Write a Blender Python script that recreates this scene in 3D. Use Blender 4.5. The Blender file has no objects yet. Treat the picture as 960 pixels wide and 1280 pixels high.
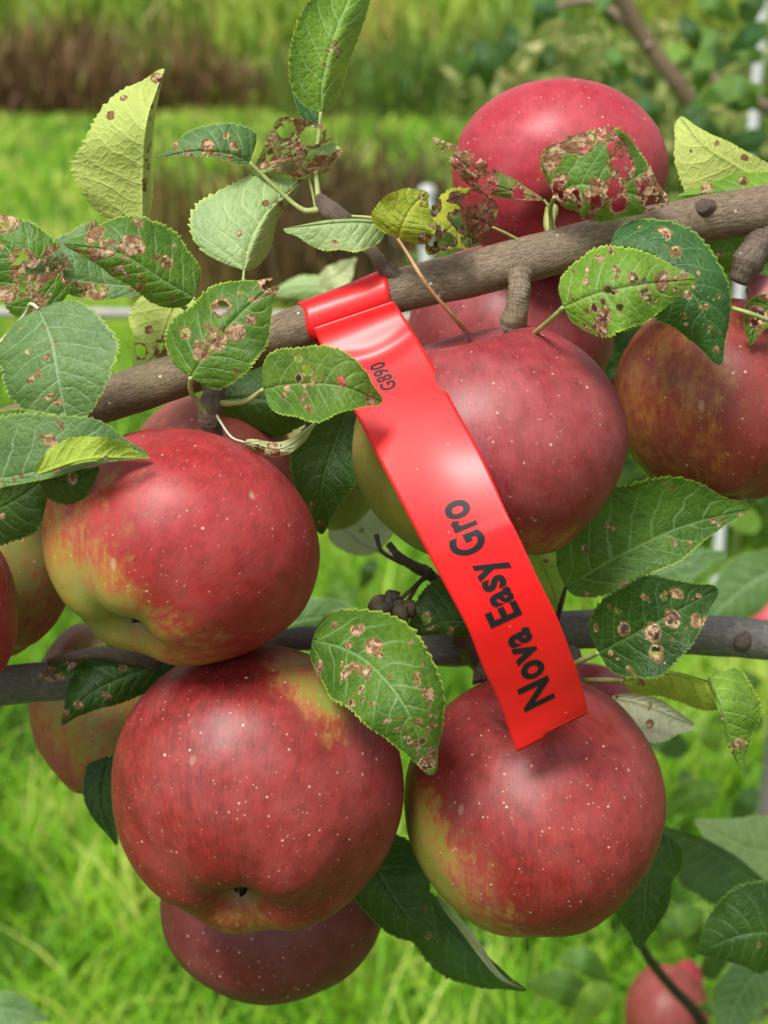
import bpy, math, random
import numpy as np
from mathutils import Vector, Matrix, Euler, noise as mnoise

# ------------------------------------------------------------------ camera, world, sun, exposure
C = bpy.context.scene
COL = C.collection
F = 640.0 / math.tan(math.radians(19.0))          # focal length in photo pixels (photo is 960 x 1280)
CAM_H, PITCH = 1.30, 19.5
cam_data = bpy.data.cameras.new('camera')
cam = bpy.data.objects.new('camera', cam_data); COL.objects.link(cam)
cam.location = (0, 0, CAM_H)
cam.rotation_euler = (math.radians(90 - PITCH), 0, 0)
cam_data.sensor_fit = 'VERTICAL'; cam_data.sensor_height = 24.0
cam_data.angle_y = math.radians(38.0)
cam_data.clip_start = 0.01; cam_data.clip_end = 500
cam_data.dof.use_dof = True
cam_data.dof.focus_distance = 0.392
cam_data.dof.aperture_fstop = (cam_data.lens / 1000.0) / 0.0033
C.camera = cam

SUN_EL, SUN_AZ = 58.0, -148.0                      # azimuth measured from +Y clockwise: behind the camera to its left
w = bpy.data.worlds.new('World'); C.world = w; w.use_nodes = True
wt = w.node_tree
bg = wt.nodes['Background']
sky = wt.nodes.new('ShaderNodeTexSky'); sky.sky_type = 'NISHITA'; sky.sun_disc = False
sky.sun_elevation = math.radians(SUN_EL); sky.sun_rotation = math.radians(SUN_AZ)
sky.air_density = 1.0; sky.dust_density = 3.0; sky.ozone_density = 1.0
hs = wt.nodes.new('ShaderNodeHueSaturation'); hs.inputs['Saturation'].default_value = 0.15
wt.links.new(sky.outputs[0], hs.inputs['Color']); wt.links.new(hs.outputs[0], bg.inputs[0])
bg.inputs[1].default_value = 0.12
sun_d = bpy.data.lights.new('sun', 'SUN'); sun_d.energy = 3.2; sun_d.angle = math.radians(19)
sun_d.color = (1.0, 0.955, 0.89)
sun = bpy.data.objects.new('sun', sun_d); COL.objects.link(sun)
_e, _a = math.radians(SUN_EL), math.radians(SUN_AZ)
sdir = Vector((math.cos(_e) * math.sin(_a), math.cos(_e) * math.cos(_a), math.sin(_e)))
sun.rotation_euler = sdir.to_track_quat('Z', 'Y').to_euler()
C.view_settings.view_transform = 'Standard'; C.view_settings.look = 'None'
C.view_settings.exposure = 0.52; C.view_settings.gamma = 1.0
C.view_settings.use_curve_mapping = False
C.cycles.max_bounces = 7; C.cycles.transparent_max_bounces = 12
C.cycles.use_denoising = True

# ------------------------------------------------------------------ helpers
R3 = np.array(cam.rotation_euler.to_matrix()); T3 = np.array([0, 0, CAM_H])
def to_world(P):                                    # camera-side metres -> world metres
    return np.asarray(P) @ R3.T + T3
def cpt(px, py, d):                                 # a place seen at (px, py), d metres away
    return np.array([(px - 480.0) * d / F, (640.0 - py) * d / F, -d])
def project(Pc):
    d = -Pc[:, 2]
    return 480 + Pc[:, 0] * F / d, 640 - Pc[:, 1] * F / d

def mesh_obj(name, V, faces, mat, parent=None, base=None, smooth=True, attrs=None, uvs=None, quads=None):
    V = np.asarray(V, dtype=np.float64)
    off = np.array(parent.location) if parent is not None else (np.array(base) if base is not None else V.mean(0))
    me = bpy.data.meshes.new(name)
    Vl = V - off
    if quads is not None:
        Q = np.asarray(quads, dtype=np.int32); k = Q.shape[1]
        me.vertices.add(len(Vl)); me.vertices.foreach_set('co', Vl.astype(np.float32).ravel())
        me.loops.add(Q.size); me.loops.foreach_set('vertex_index', Q.ravel())
        me.polygons.add(len(Q)); me.polygons.foreach_set('loop_start', np.arange(0, Q.size, k, dtype=np.int32))
        me.polygons.foreach_set('loop_total', np.full(len(Q), k, dtype=np.int32))
        me.update(calc_edges=True)
    else:
        me.from_pydata([tuple(v) for v in Vl], [], [tuple(int(i) for i in f) for f in faces])
    me.polygons.foreach_set('use_smooth', [smooth] * len(me.polygons))
    for nm, arr in (attrs or {}).items():
        arr = np.asarray(arr, dtype=np.float32)
        if arr.ndim == 1:
            a = me.attributes.new(nm, 'FLOAT', 'POINT'); a.data.foreach_set('value', arr)
        else:
            a = me.attributes.new(nm, 'FLOAT_VECTOR', 'POINT'); a.data.foreach_set('vector', arr.ravel())
    me.materials.append(mat)
    o = bpy.data.objects.new(name, me); COL.objects.link(o)
    if parent is not None:
        o.parent = parent
    else:
        o.location = off
    me.update()
    return o

def tag(o, label=None, cat=None, group=None, kind=None):
    if label: o['label'] = label
    if cat: o['category'] = cat
    if group: o['group'] = group
    if kind: o['kind'] = kind
    return o
def thing(name, base, label, cat, group=None):
    o = bpy.data.objects.new(name, None); COL.objects.link(o)
    o.location = tuple(float(x) for x in base); o.empty_display_size = 0.01
    return tag(o, label, cat, group)

def spline(pts, n):                                 # Catmull-Rom through pts, n samples spread by chord length
    P = np.asarray(pts, dtype=float)
    if len(P) == 2:
        t = np.linspace(0, 1, n)[:, None]; return P[0] * (1 - t) + P[1] * t
    k = np.concatenate([[0], np.cumsum(np.maximum(1e-9, np.linalg.norm(np.diff(P[:, :2], axis=0), axis=1)))]); k /= k[-1]
    E = np.vstack([2 * P[0] - P[1], P, 2 * P[-1] - P[-2]])
    out = []
    for t in np.linspace(0, 1, n):
        i = min(len(P) - 2, max(0, int(np.searchsorted(k, t, side='right')) - 1))
        u = (t - k[i]) / (k[i + 1] - k[i])
        p0, p1, p2, p3 = E[i], E[i + 1], E[i + 2], E[i + 3]
        out.append(0.5 * (2 * p1 + (p2 - p0) * u + (2 * p0 - 5 * p1 + 4 * p2 - p3) * u * u + (3 * p1 - p0 - 3 * p2 + p3) * u ** 3))
    return np.array(out)

def tube(path, radii, nseg=16, rough=0.0, seed=0, caps=True, freq=60.0):
    P = np.asarray(path, float); n = len(P)
    rad = np.interp(np.linspace(0, 1, n), np.linspace(0, 1, len(radii)), radii)
    T = np.gradient(P, axis=0); T /= np.linalg.norm(T, axis=1)[:, None] + 1e-12
    N = np.zeros_like(P); ref = np.array([0, 0, 1.0]) if abs(T[0][2]) < 0.9 else np.array([1.0, 0, 0])
    N[0] = np.cross(T[0], ref); N[0] /= np.linalg.norm(N[0])
    for i in range(1, n):
        v = N[i - 1] - T[i] * np.dot(N[i - 1], T[i]); N[i] = v / np.linalg.norm(v)
    B = np.cross(T, N); V = []; ruv = []
    L = np.concatenate([[0], np.cumsum(np.linalg.norm(np.diff(P, axis=0), axis=1))])
    for i in range(n):
        for j in range(nseg):
            a = 2 * math.pi * j / nseg; dv = N[i] * math.cos(a) + B[i] * math.sin(a)
            r = rad[i]
            if rough:
                q = P[i] * freq + dv * 1.3 + seed * 7.1
                r *= 1 + rough * mnoise.noise(Vector(q)) + 0.5 * rough * mnoise.noise(Vector(q * 2.7))
            V.append(P[i] + dv * r); ruv.append((math.cos(a), math.sin(a), L[i] * 100))
    Fc = [(i * nseg + j, i * nseg + (j + 1) % nseg, (i + 1) * nseg + (j + 1) % nseg, (i + 1) * nseg + j) for i in range(n - 1) for j in range(nseg)]
    if caps:
        for i, rev in ((0, True), (n - 1, False)):
            V.append(P[i] + T[i] * rad[i] * (0.25 if i else -0.25)); ruv.append((0, 0, L[i] * 100)); c = len(V) - 1
            for j in range(nseg):
                a, b = i * nseg + j, i * nseg + (j + 1) % nseg
                Fc.append((b, a, c) if rev else (a, b, c))
    return np.array(V), Fc, np.array(ruv)

# ------------------------------------------------------------------ node helpers
class NT:
    def __init__(s, name):
        s.m = bpy.data.materials.new(name); s.m.use_nodes = True; s.t = s.m.node_tree
        s.t.nodes.clear(); s.out = s.n('ShaderNodeOutputMaterial')
    def n(s, kind, **kw):
        nd = s.t.nodes.new(kind)
        for k, v in kw.items():
            if k.startswith('i_'):
                nd.inputs[k[2:].replace('_', ' ')].default_value = v
            else: setattr(nd, k, v)
        return nd
    def l(s, a, b): s.t.links.new(a, b)
    def put(s, sock, v):
        if isinstance(v, (int, float)): sock.default_value = v
        elif isinstance(v, (tuple, list)): sock.default_value = tuple(v) + ((1,) if len(v) == 3 and sock.type == 'RGBA' else ())
        else: s.l(v, sock)
    def math(s, op, a, b=0.0, c=None, clamp=False):
        nd = s.n('ShaderNodeMath', operation=op, use_clamp=clamp); s.put(nd.inputs[0], a); s.put(nd.inputs[1], b)
        if c is not None: s.put(nd.inputs[2], c)
        return nd.outputs[0]
    def step(s, x, lo, hi, a=0.0, b=1.0):
        nd = s.n('ShaderNodeMapRange', interpolation_type='SMOOTHSTEP'); s.put(nd.inputs[0], x)
        for i, v in enumerate((lo, hi, a, b)): s.put(nd.inputs[i + 1], v)
        return nd.outputs[0]
    def mix(s, f, a, b, blend='MIX'):
        nd = s.n('ShaderNodeMix', data_type='RGBA', blend_type=blend, clamp_factor=True)
        s.put(nd.inputs[0], f); s.put(nd.inputs[6], a); s.put(nd.inputs[7], b); return nd.outputs[2]
    def attr(s, name, out='Fac'): return s.n('ShaderNodeAttribute', attribute_name=name).outputs[out]
    def noise(s, vec, scale, detail=3.0, rough=0.5, dist=0.0, out='Fac'):
        nd = s.n('ShaderNodeTexNoise'); s.put(nd.inputs['Vector'], vec)
        nd.inputs['Scale'].default_value = scale; nd.inputs['Detail'].default_value = detail
        nd.inputs['Roughness'].default_value = rough; nd.inputs['Distortion'].default_value = dist
        return nd.outputs[out]
    def voro(s, vec, scale, feature='F1', rand=1.0):
        nd = s.n('ShaderNodeTexVoronoi', feature=feature); s.put(nd.inputs['Vector'], vec)
        nd.inputs['Scale'].default_value = scale; nd.inputs['Randomness'].default_value = rand; return nd
    def vscale(s, v, k):
        nd = s.n('ShaderNodeVectorMath', operation='MULTIPLY'); s.l(v, nd.inputs[0]); nd.inputs[1].default_value = k; return nd.outputs[0]
    def vadd(s, a, b):
        nd = s.n('ShaderNodeVectorMath', operation='ADD'); s.put(nd.inputs[0], a); s.put(nd.inputs[1], b); return nd.outputs[0]
    def bump(s, h, dist, strength=1.0, normal=None):
        nd = s.n('ShaderNodeBump'); s.l(h, nd.inputs['Height']); nd.inputs['Distance'].default_value = dist
        nd.inputs['Strength'].default_value = strength
        if normal is not None: s.l(normal, nd.inputs['Normal'])
        return nd.outputs[0]
    def bsdf(s, col, rough=0.5, spec=0.5, normal=None, **kw):
        p = s.n('ShaderNodeBsdfPrincipled'); s.put(p.inputs['Base Color'], col); s.put(p.inputs['Roughness'], rough)
        s.put(p.inputs['Specular IOR Level'], spec)
        if normal is not None: s.l(normal, p.inputs['Normal'])
        for k, v in kw.items(): s.put(p.inputs[k.replace('_', ' ')], v)
        return p.outputs[0]
    def finish(s, sh): s.l(sh, s.out.inputs['Surface']); return s.m

# ------------------------------------------------------------------ materials
STYLES = {  # top dark, top light, underside, vein, rim
    'green':  ((.042, .115, .010), (.095, .205, .018), (.21, .33, .13), (.20, .33, .12), (.36, .48, .07)),
    'bright': ((.095, .215, .015), (.185, .330, .030), (.26, .38, .12), (.30, .42, .15), (.45, .56, .08)),
    'glauc':  ((.065, .150, .045), (.125, .225, .065), (.24, .34, .20), (.25, .38, .20), (.30, .42, .10)),
    'pale':   ((.230, .350, .140), (.320, .450, .180), (.47, .56, .14), (.46, .56, .24), (.45, .55, .12)),
    'wan':    ((.40, .45, .22), (.50, .54, .30), (.56, .58, .38), (.52, .54, .32), (.50, .52, .20)),
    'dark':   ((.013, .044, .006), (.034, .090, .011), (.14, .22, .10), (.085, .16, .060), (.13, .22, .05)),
    'teal':   ((.018, .070, .016), (.040, .125, .026), (.14, .22, .12), (.10, .21, .085), (.20, .34, .06)),
    'yellow': ((.180, .260, .020), (.420, .430, .030), (.36, .42, .06), (.45, .45, .08), (.50, .50, .05)),
    'lime':   ((.190, .330, .025), (.330, .470, .045), (.33, .44, .05), (.40, .50, .12), (.48, .55, .05)),
    'burnt':  ((.160, .230, .015), (.400, .400, .025), (.30, .34, .05), (.35, .33, .06), (.35, .35, .04)),
    'dead':   ((.10, .15, .035), (.17, .21, .05), (.22, .22, .10), (.28, .22, .10), (.20, .15, .06)),
}
_leafm = {}
def leaf_mat(style, hole=1.0, fleck=0.0):
    key = (style, hole, fleck); black = style == 'burnt'
    if key in _leafm: return _leafm[key]
    dk, lt, un, vn, rim = STYLES[style]
    s = NT('leaf_' + style)
    luv = s.attr('luv', 'Vector')                   # x = -1..1 across, y = 0..1 base to tip
    cm = s.attr('cmv', 'Vector')                    # flat position in cm
    sep = s.n('ShaderNodeSeparateXYZ'); s.l(luv, sep.inputs[0]); X, Y = sep.outputs[0], sep.outputs[1]
    aX = s.math('ABSOLUTE', X)
    wob = s.noise(cm, 1.1, 2.0)
    q = s.math('MULTIPLY', s.math('SUBTRACT', Y, s.math('MULTIPLY', s.math('POWER', aX, 1.25), 0.20)), 8.5)
    q = s.math('ADD', q, s.math('MULTIPLY', s.math('SUBTRACT', wob, 0.5), 0.9))
    q = s.math('ADD', q, s.math('MULTIPLY', s.math('SIGN', X), 0.23))
    fr = s.math('FRACT', q); tri = s.math('ABSOLUTE', s.math('SUBTRACT', fr, 0.5))
    lat = s.math('MULTIPLY', s.step(tri, 0.40, 0.50), s.step(aX, 1.0, 0.55))
    latw = s.step(tri, 0.18, 0.5)
    midr = s.step(aX, 0.055, 0.012)
    vor = s.voro(s.vadd(cm, s.vscale(s.noise(cm, 3.0, 2.0, out='Color'), (.25, .25, .25))), 4.2, 'DISTANCE_TO_EDGE')
    net = s.step(vor.outputs['Distance'], 0.09, 0.0)
    vor2 = s.voro(cm, 11.0, 'DISTANCE_TO_EDGE'); net2 = s.step(vor2.outputs['Distance'], 0.12, 0.0)
    vein = s.math('MAXIMUM', midr, s.math('MULTIPLY', lat, 0.95))
    vein_all = s.math('MAXIMUM', vein, s.math('MULTIPLY', net, 0.22))
    n1 = s.noise(cm, 0.9, 4.0, 0.6); n2 = s.noise(cm, 6.0, 3.0, 0.6)
    tone = s.step(s.math('ADD', s.math('MULTIPLY', n1, 0.7), s.math('MULTIPLY', n2, 0.3)), 0.34, 0.66)
    top = s.mix(tone, dk, lt)
    top = s.mix(s.math('MULTIPLY', vein_all, 0.72), top, vn)
    unc = s.mix(s.math('MULTIPLY', s.math('MAXIMUM', vein, s.math('MULTIPLY', net, 0.45)), 0.55), s.mix(tone, tuple(.86 * c for c in un), un), tuple(min(.7, 1.3 * c + .04) for c in un))
    geo = s.n('ShaderNodeNewGeometry'); back = geo.outputs['Backfacing']
    col = s.mix(back, top, unc)
    edge = s.attr('edge')
    col = s.mix(s.math('MULTIPLY', s.step(s.math('ADD', edge, s.math('MULTIPLY', n2, .06)), 0.965, 1.02), 0.8), col, rim)
    if fleck:
        vf = s.voro(cm, 7.0); ms = s.step(s.noise(cm, 1.3, 2.0), 0.50, 0.60)
        col = s.mix(s.math('MULTIPLY', s.step(vf.outputs['Distance'], 0.20, 0.10), s.math('MULTIPLY', ms, fleck)), col, (.52, .60, .22))
    # small yellow specks everywhere
    vs = s.voro(cm, 5.0); sc = s.n('ShaderNodeSeparateColor'); s.l(vs.outputs['Color'], sc.inputs[0])
    spk = s.math('MULTIPLY', s.step(vs.outputs['Distance'], 0.10, 0.04), s.step(sc.outputs[0], 0.72, 0.78))
    col = s.mix(s.math('MULTIPLY', spk, 0.5), col, (.42, .46, .16))
    # insect and fungus damage
    vc = s.voro(s.vadd(cm, s.vscale(s.noise(cm, 5.0, 2.0, out='Color'), (.2, .2, .2))), 6.5); vcs = s.n('ShaderNodeSeparateColor'); s.l(vc.outputs['Color'], vcs.inputs[0])
    dm = s.attr('dmg')
    dn = s.math('ADD', dm, s.math('MULTIPLY', s.math('SUBTRACT', s.noise(cm, 3.6, 5.0, 0.68), 0.5), 1.15))
    dn = s.math('ADD', dn, s.math('MULTIPLY', s.math('SUBTRACT', vcs.outputs[0], .5), .38))
    dn = s.math('MULTIPLY', dn, s.step(dm, 0.02, 0.2))
    halo = s.step(dn, 0.20, 0.36); core = s.step(dn, 0.37, 0.42); rimd = s.math('MULTIPLY', s.step(dn, 0.33, 0.40), s.step(dn, 0.50, 0.43))
    crk = s.noise(cm, 8.0, 4.0, 0.7)
    tan = s.mix(s.step(crk, 0.36, 0.58), (.15, .065, .028), s.mix(s.step(vcs.outputs[1], .25, .75), (.26, .14, .065), (.58, .40, .25)))
    if black: tan = s.mix(s.step(crk, 0.40, 0.75), (.030, .012, .006), (.26, .13, .06))
    col = s.mix(s.math('MULTIPLY', halo, 0.55), col, (.36, .37, .05))
    col = s.mix(core, col, tan)
    col = s.mix(s.math('MULTIPLY', rimd, 0.75), col, (.085, .035, .018))
    hmask = s.math('ADD', s.step(dn, 0.80, 0.82), 0.0) if hole else None
    # relief: quilted between veins
    h = s.math('ADD', s.math('MULTIPLY', s.math('SUBTRACT', 1.0, vein_all), 0.5), s.math('MULTIPLY', latw, -0.16))
    h = s.math('ADD', h, s.math('MULTIPLY', s.step(vor.outputs['Distance'], 0.0, 0.30), 0.40))
    h = s.math('ADD', h, s.math('MULTIPLY', s.step(vor2.outputs['Distance'], 0.0, 0.3), 0.12))
    h = s.math('SUBTRACT', h, s.math('MULTIPLY', core, s.math('MULTIPLY', crk, 0.9)))
    nrm = s.bump(h, 0.00042, 0.62)
    rgh = s.math('ADD', s.math('MULTIPLY', core, 0.3), s.math('ADD', 0.42, s.math('MULTIPLY', n2, 0.15)))
    rgh = s.math('ADD', rgh, s.math('MULTIPLY', back, 0.15))
    a = s.bsdf(col, rgh, 0.33, nrm)
    tr = s.n('ShaderNodeBsdfTranslucent'); s.l(s.mix(0.5, col, s.mix(core, (.30, .50, .03), (.30, .16, .05)), 'MIX'), tr.inputs[0]); s.l(nrm, tr.inputs['Normal'])
    ms = s.n('ShaderNodeMixShader'); ms.inputs[0].default_value = 0.30; s.l(a, ms.inputs[1]); s.l(tr.outputs[0], ms.inputs[2])
    sh = ms.outputs[0]
    if hole:
        tp = s.n('ShaderNodeBsdfTransparent'); mh = s.n('ShaderNodeMixShader'); s.l(hmask, mh.inputs[0]); s.l(sh, mh.inputs[1]); s.l(tp.outputs[0], mh.inputs[2]); sh = mh.outputs[0]
    _leafm[key] = s.finish(sh)
    return _leafm[key]

def plain(name, c1, c2, scale=80.0, rough=0.6, spec=0.4, bump=0.0004, bscale=None, transl=0.0):
    s = NT(name); tc = s.n('ShaderNodeTexCoord').outputs['Object']
    n = s.noise(tc, scale, 4.0, 0.6); col = s.mix(s.step(n, 0.3, 0.7), c1, c2)
    nb = s.noise(tc, bscale or scale * 2.5, 4.0, 0.6)
    a = s.bsdf(col, rough, spec, s.bump(nb, bump))
    if transl:
        tr = s.n('ShaderNodeBsdfTranslucent'); s.l(col, tr.inputs[0])
        ms = s.n('ShaderNodeMixShader'); ms.inputs[0].default_value = transl; s.l(a, ms.inputs[1]); s.l(tr.outputs[0], ms.inputs[2]); a = ms.outputs[0]
    return s.finish(a)

def bark_mat(name, dk, lt, dots=1.0, olive=(.14, .12, .045)):
    s = NT(name); tv = s.attr('tuv', 'Vector'); tc = s.n('ShaderNodeTexCoord').outputs['Object']
    n1 = s.noise(tc, 55, 4, 0.6); n2 = s.noise(s.vscale(tv, (2.4, 2.4, .8)), 5.0, 6, 0.7, 0.4); n3 = s.noise(tc, 900, 3, 0.6)
    col = s.mix(s.step(n2, 0.3, 0.7), dk, lt)
    col = s.mix(s.math('MULTIPLY', s.step(n1, 0.5, 0.68), 0.6), col, olive)
    ring = s.noise(s.vscale(tv, (.5, .5, 5.0)), 3.0, 3, 0.6)
    col = s.mix(s.math('MULTIPLY', s.step(ring, 0.60, 0.75), 0.35), col, tuple(.45 * c for c in dk))
    vo = s.voro(tc, 210); sc = s.n('ShaderNodeSeparateColor'); s.l(vo.outputs['Color'], sc.inputs[0])
    dot = s.math('MULTIPLY', s.step(s.math('ADD', vo.outputs['Distance'], s.math('MULTIPLY', n3, 0.08)), 0.17, 0.12), s.step(sc.outputs[1], 0.55, 0.6))
    col = s.mix(s.math('MULTIPLY', dot, 0.8 * dots), col, (.55, .47, .36))
    col = s.mix(s.math('MULTIPLY', s.step(n3, 0.62, 0.8), 0.4), col, tuple(min(1, 1.8 * c) for c in lt))
    h = s.math('ADD', s.math('MULTIPLY', n2, 0.9), s.math('MULTIPLY', n3, 0.25)); h = s.math('ADD', h, s.math('MULTIPLY', dot, 0.4))
    h = s.math('ADD', h, s.math('MULTIPLY', ring, 0.5))
    return s.finish(s.bsdf(col, s.math('ADD', 0.27, s.math('MULTIPLY', n1, 0.22)), 0.5, s.bump(h, 0.0005)))

def apple_mat(name, red, deep, ground, bloom=0.35, dots=1.0, streak=1.0, scrib=0.0):
    s = NT(name); tc = s.n('ShaderNodeTexCoord').outputs['Object']
    st = s.attr('st', 'Vector'); bl = s.attr('blush'); cx = s.attr('cal')
    fine = s.noise(st, 34, 5, 0.7); mid = s.noise(st, 9, 5, 0.65, 0.4); lo = s.noise(tc, 32, 3, 0.5); mot = s.noise(tc, 260, 4, 0.65)
    b = s.math('ADD', bl, s.math('MULTIPLY', s.math('SUBTRACT', fine, 0.5), 0.55 * streak))
    b = s.math('ADD', b, s.math('MULTIPLY', s.math('SUBTRACT', mid, 0.5), 0.60 * streak))
    b = s.math('ADD', b, s.math('MULTIPLY', s.math('SUBTRACT', mot, 0.5), 0.95))
    b = s.math('ADD', b, s.math('MULTIPLY', s.math('SUBTRACT', lo, 0.5), 0.6))
    rm = s.step(b, -0.05, 1.02)
    redc = s.mix(s.step(s.math('ADD', s.math('ADD', s.math('MULTIPLY', fine, .40), s.math('MULTIPLY', mot, .25)), s.math('ADD', s.math('MULTIPLY', mid, .15), s.math('MULTIPLY', lo, .2))), 0.35, 0.61), deep, red)
    gr = s.mix(s.step(lo, 0.35, 0.65), ground, (ground[0] * .72, ground[1] * .95, ground[2] * .8))
    amb = s.mix(s.step(rm, 0.0, 0.55), gr, (.36, .135, .035)); col = s.mix(s.step(rm, 0.30, 0.95), amb, redc)
    # waxy bloom in soft patches
    bm = s.math('MULTIPLY', s.step(s.math('ADD', s.math('MULTIPLY', lo, .6), s.math('MULTIPLY', s.noise(tc, 120, 4, .65), .4)), 0.34, 0.72), bloom)
    col = s.mix(bm, col, s.mix(rm, (.34, .34, .20), (.43, .170, .165)))
    # lenticels
    jit = s.vadd(tc, s.vscale(s.noise(tc, 700, 2, .5, out='Color'), (.0005, .0005, .0005)))
    v0 = s.voro(s.vadd(jit, (.37, .11, .23)), 390); c0 = s.n('ShaderNodeSeparateColor'); s.l(v0.outputs['Color'], c0.inputs[0])
    d0 = s.math('MULTIPLY', s.step(s.math('SUBTRACT', v0.outputs['Distance'], s.math('MULTIPLY', c0.outputs[0], .09)), 0.09, 0.02), s.step(c0.outputs[1], .25, .6))
    v1 = s.voro(jit, 290); c1 = s.n('ShaderNodeSeparateColor'); s.l(v1.outputs['Color'], c1.inputs[0])
    rad = s.math('MULTIPLY', s.math('POWER', c1.outputs[0], 2.5), 0.10)
    d1 = s.math('MULTIPLY', s.step(s.math('SUBTRACT', v1.outputs['Distance'], rad), 0.07, 0.01), s.step(c1.outputs[1], 0.25, 0.35))
    v2 = s.voro(jit, 420); c2 = s.n('ShaderNodeSeparateColor'); s.l(v2.outputs['Color'], c2.inputs[0])
    d2 = s.math('MULTIPLY', s.step(v2.outputs['Distance'], 0.17, 0.07), s.math('MULTIPLY', s.step(c2.outputs[1], 0.35, 0.6), s.math('ADD', 0.45, cx)))
    v3 = s.voro(s.vscale(st, (1, 1, .8)), 13.0); d3 = s.math('MULTIPLY', s.step(v3.outputs['Distance'], 0.28, 0.05), s.step(cx, 0.45, 0.9))
    vd = s.voro(jit, 300); dk = s.math('MULTIPLY', s.step(vd.outputs['Distance'], 0.16, 0.08), 0.35)
    col = s.mix(dk, col, tuple(.4 * c for c in deep))
    d = s.math('MAXIMUM', s.math('MAXIMUM', s.math('MAXIMUM', d1, s.math('MULTIPLY', d0, .75)), s.math('MULTIPLY', d2, .6)), s.math('MULTIPLY', d3, .7), clamp=True)
    col = s.mix(s.math('MULTIPLY', d, s.step(mid, .3, .65, .35, .75)), col, (.66, .47, .32))
    # tan ring and russet round the eye
    col = s.mix(s.math('MULTIPLY', s.step(cx, 0.80, 0.97), 0.7), col, (.16, .16, .045))
    if scrib:
        nv = s.voro(s.vadd(s.vscale(st, (1, 1, .55)), s.vscale(s.noise(tc, 150, 3, out='Color'), (.25, .25, .25))), 9.0, 'DISTANCE_TO_EDGE')
        ln = s.math('MULTIPLY', s.step(nv.outputs['Distance'], 0.05, 0.01), s.step(s.noise(tc, 70, 3), 0.50, 0.56))
        col = s.mix(s.math('MULTIPLY', ln, scrib), col, (.62, .34, .17))
    # scars: small pale flecks and a few dark bruises
    sv = s.voro(s.vscale(tc, (1, 1, .45)), 90); cs = s.n('ShaderNodeSeparateColor'); s.l(sv.outputs['Color'], cs.inputs[0])
    scar = s.math('MULTIPLY', s.step(s.math('ADD', sv.outputs['Distance'], s.math('MULTIPLY', mot, .18)), 0.19, 0.13), s.step(cs.outputs[0], .80, .82))
    col = s.mix(s.math('MULTIPLY', scar, 0.45), col, (.50, .33, .20))
    br = s.math('MULTIPLY', s.step(s.noise(tc, 65, 2, .4), .70, .78), .30); col = s.mix(br, col, tuple(.3 * c for c in deep))
    h = s.math('ADD', s.math('MULTIPLY', mot, 0.25), s.math('MULTIPLY', d, 0.25)); h = s.math('ADD', h, s.math('MULTIPLY', lo, 2.5))
    rg = s.math('ADD', 0.40, s.math('ADD', s.math('MULTIPLY', bm, 0.45), s.math('MULTIPLY', mot, 0.10)))
    return s.finish(s.bsdf(col, rg, 0.38, s.bump(h, 0.00045), Coat_Weight=0.05, Coat_Roughness=0.32))

M_BARK = bark_mat('bark_upper', (.080, .053, .032), (.26, .185, .115), 1.4)
M_BARK_LOW = bark_mat('bark_lower', (.060, .055, .052), (.21, .195, .18), 0.4, (.10, .095, .07))
M_SPUR = bark_mat('bark_spur', (.035, .024, .017), (.17, .12, .085), 0.5, (.10, .07, .045))
M_STALK = plain('stalk_green', (.20, .26, .07), (.34, .36, .13), 150, .5)
M_STALK_BROWN = plain('stalk_brown', (.33, .19, .08), (.50, .32, .15), 150, .5)
M_STALK_DARK = plain('stalk_dark', (.022, .017, .010), (.06, .042, .022), 150, .7)
M_STALK_PALE = plain('stalk_pale', (.42, .44, .28), (.55, .55, .36), 150, .5)
M_SEPAL = plain('sepal', (.012, .010, .006), (.055, .04, .022), 600, .8)

# ------------------------------------------------------------------ ground, grass, weeds
rng = np.random.default_rng(11)
def ground():
    xs = np.concatenate([-np.geomspace(150, 0.4, 26), [0], np.geomspace(0.4, 150, 26)])
    ys = np.concatenate([[-150, -60, -20, -5, -1], np.geomspace(0.3, 200, 50)])
    V = []
    for y in ys:
        for x in xs:
            z = 0.02 * mnoise.noise(Vector((x * .7, y * .7, 0)))
            if y > 20: z += 0.018 * (y - 20) + 0.4 * mnoise.noise(Vector((x * .05, y * .05, 3)))
            V.append((x, y, z))
    nx = len(xs)
    Q = [(j * nx + i, j * nx + i + 1, (j + 1) * nx + i + 1, (j + 1) * nx + i) for j in range(len(ys) - 1) for i in range(nx - 1)]
    s = NT('meadow_soil'); tc = s.n('ShaderNodeTexCoord').outputs['Object']
    c = s.mix(s.step(s.noise(tc, 1.2, 5, .6), .35, .65), (.045, .090, .016), (.085, .15, .022))
    c = s.mix(s.math('MULTIPLY', s.step(s.noise(tc, 9, 4, .6), .52, .72), .6), c, (.075, .055, .025))
    o = mesh_obj('ground', V, None, s.finish(s.bsdf(c, .9, .1, s.bump(s.noise(tc, 30, 4), .02))), base=(0, 0, 0), quads=Q)
    tag(o, kind='structure'); return o
ground()

def grass_mat(name, cols, transl=0.35):
    s = NT(name); tn = s.attr('tint')
    r = s.n('ShaderNodeValToRGB'); s.l(tn, r.inputs[0]); el = r.color_ramp.elements
    el[0].color = cols[0] + (1,); el[1].color = cols[-1] + (1,)
    for k in range(1, len(cols) - 1):
        e = el.new(k / (len(cols) - 1)); e.color = cols[k] + (1,)
    a = s.bsdf(r.outputs[0], .5, .35)
    tr = s.n('ShaderNodeBsdfTranslucent'); s.l(r.outputs[0], tr.inputs[0])
    ms = s.n('ShaderNodeMixShader'); ms.inputs[0].default_value = transl; s.l(a, ms.inputs[1]); s.l(tr.outputs[0], ms.inputs[2])
    return s.finish(ms.outputs[0])

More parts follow.
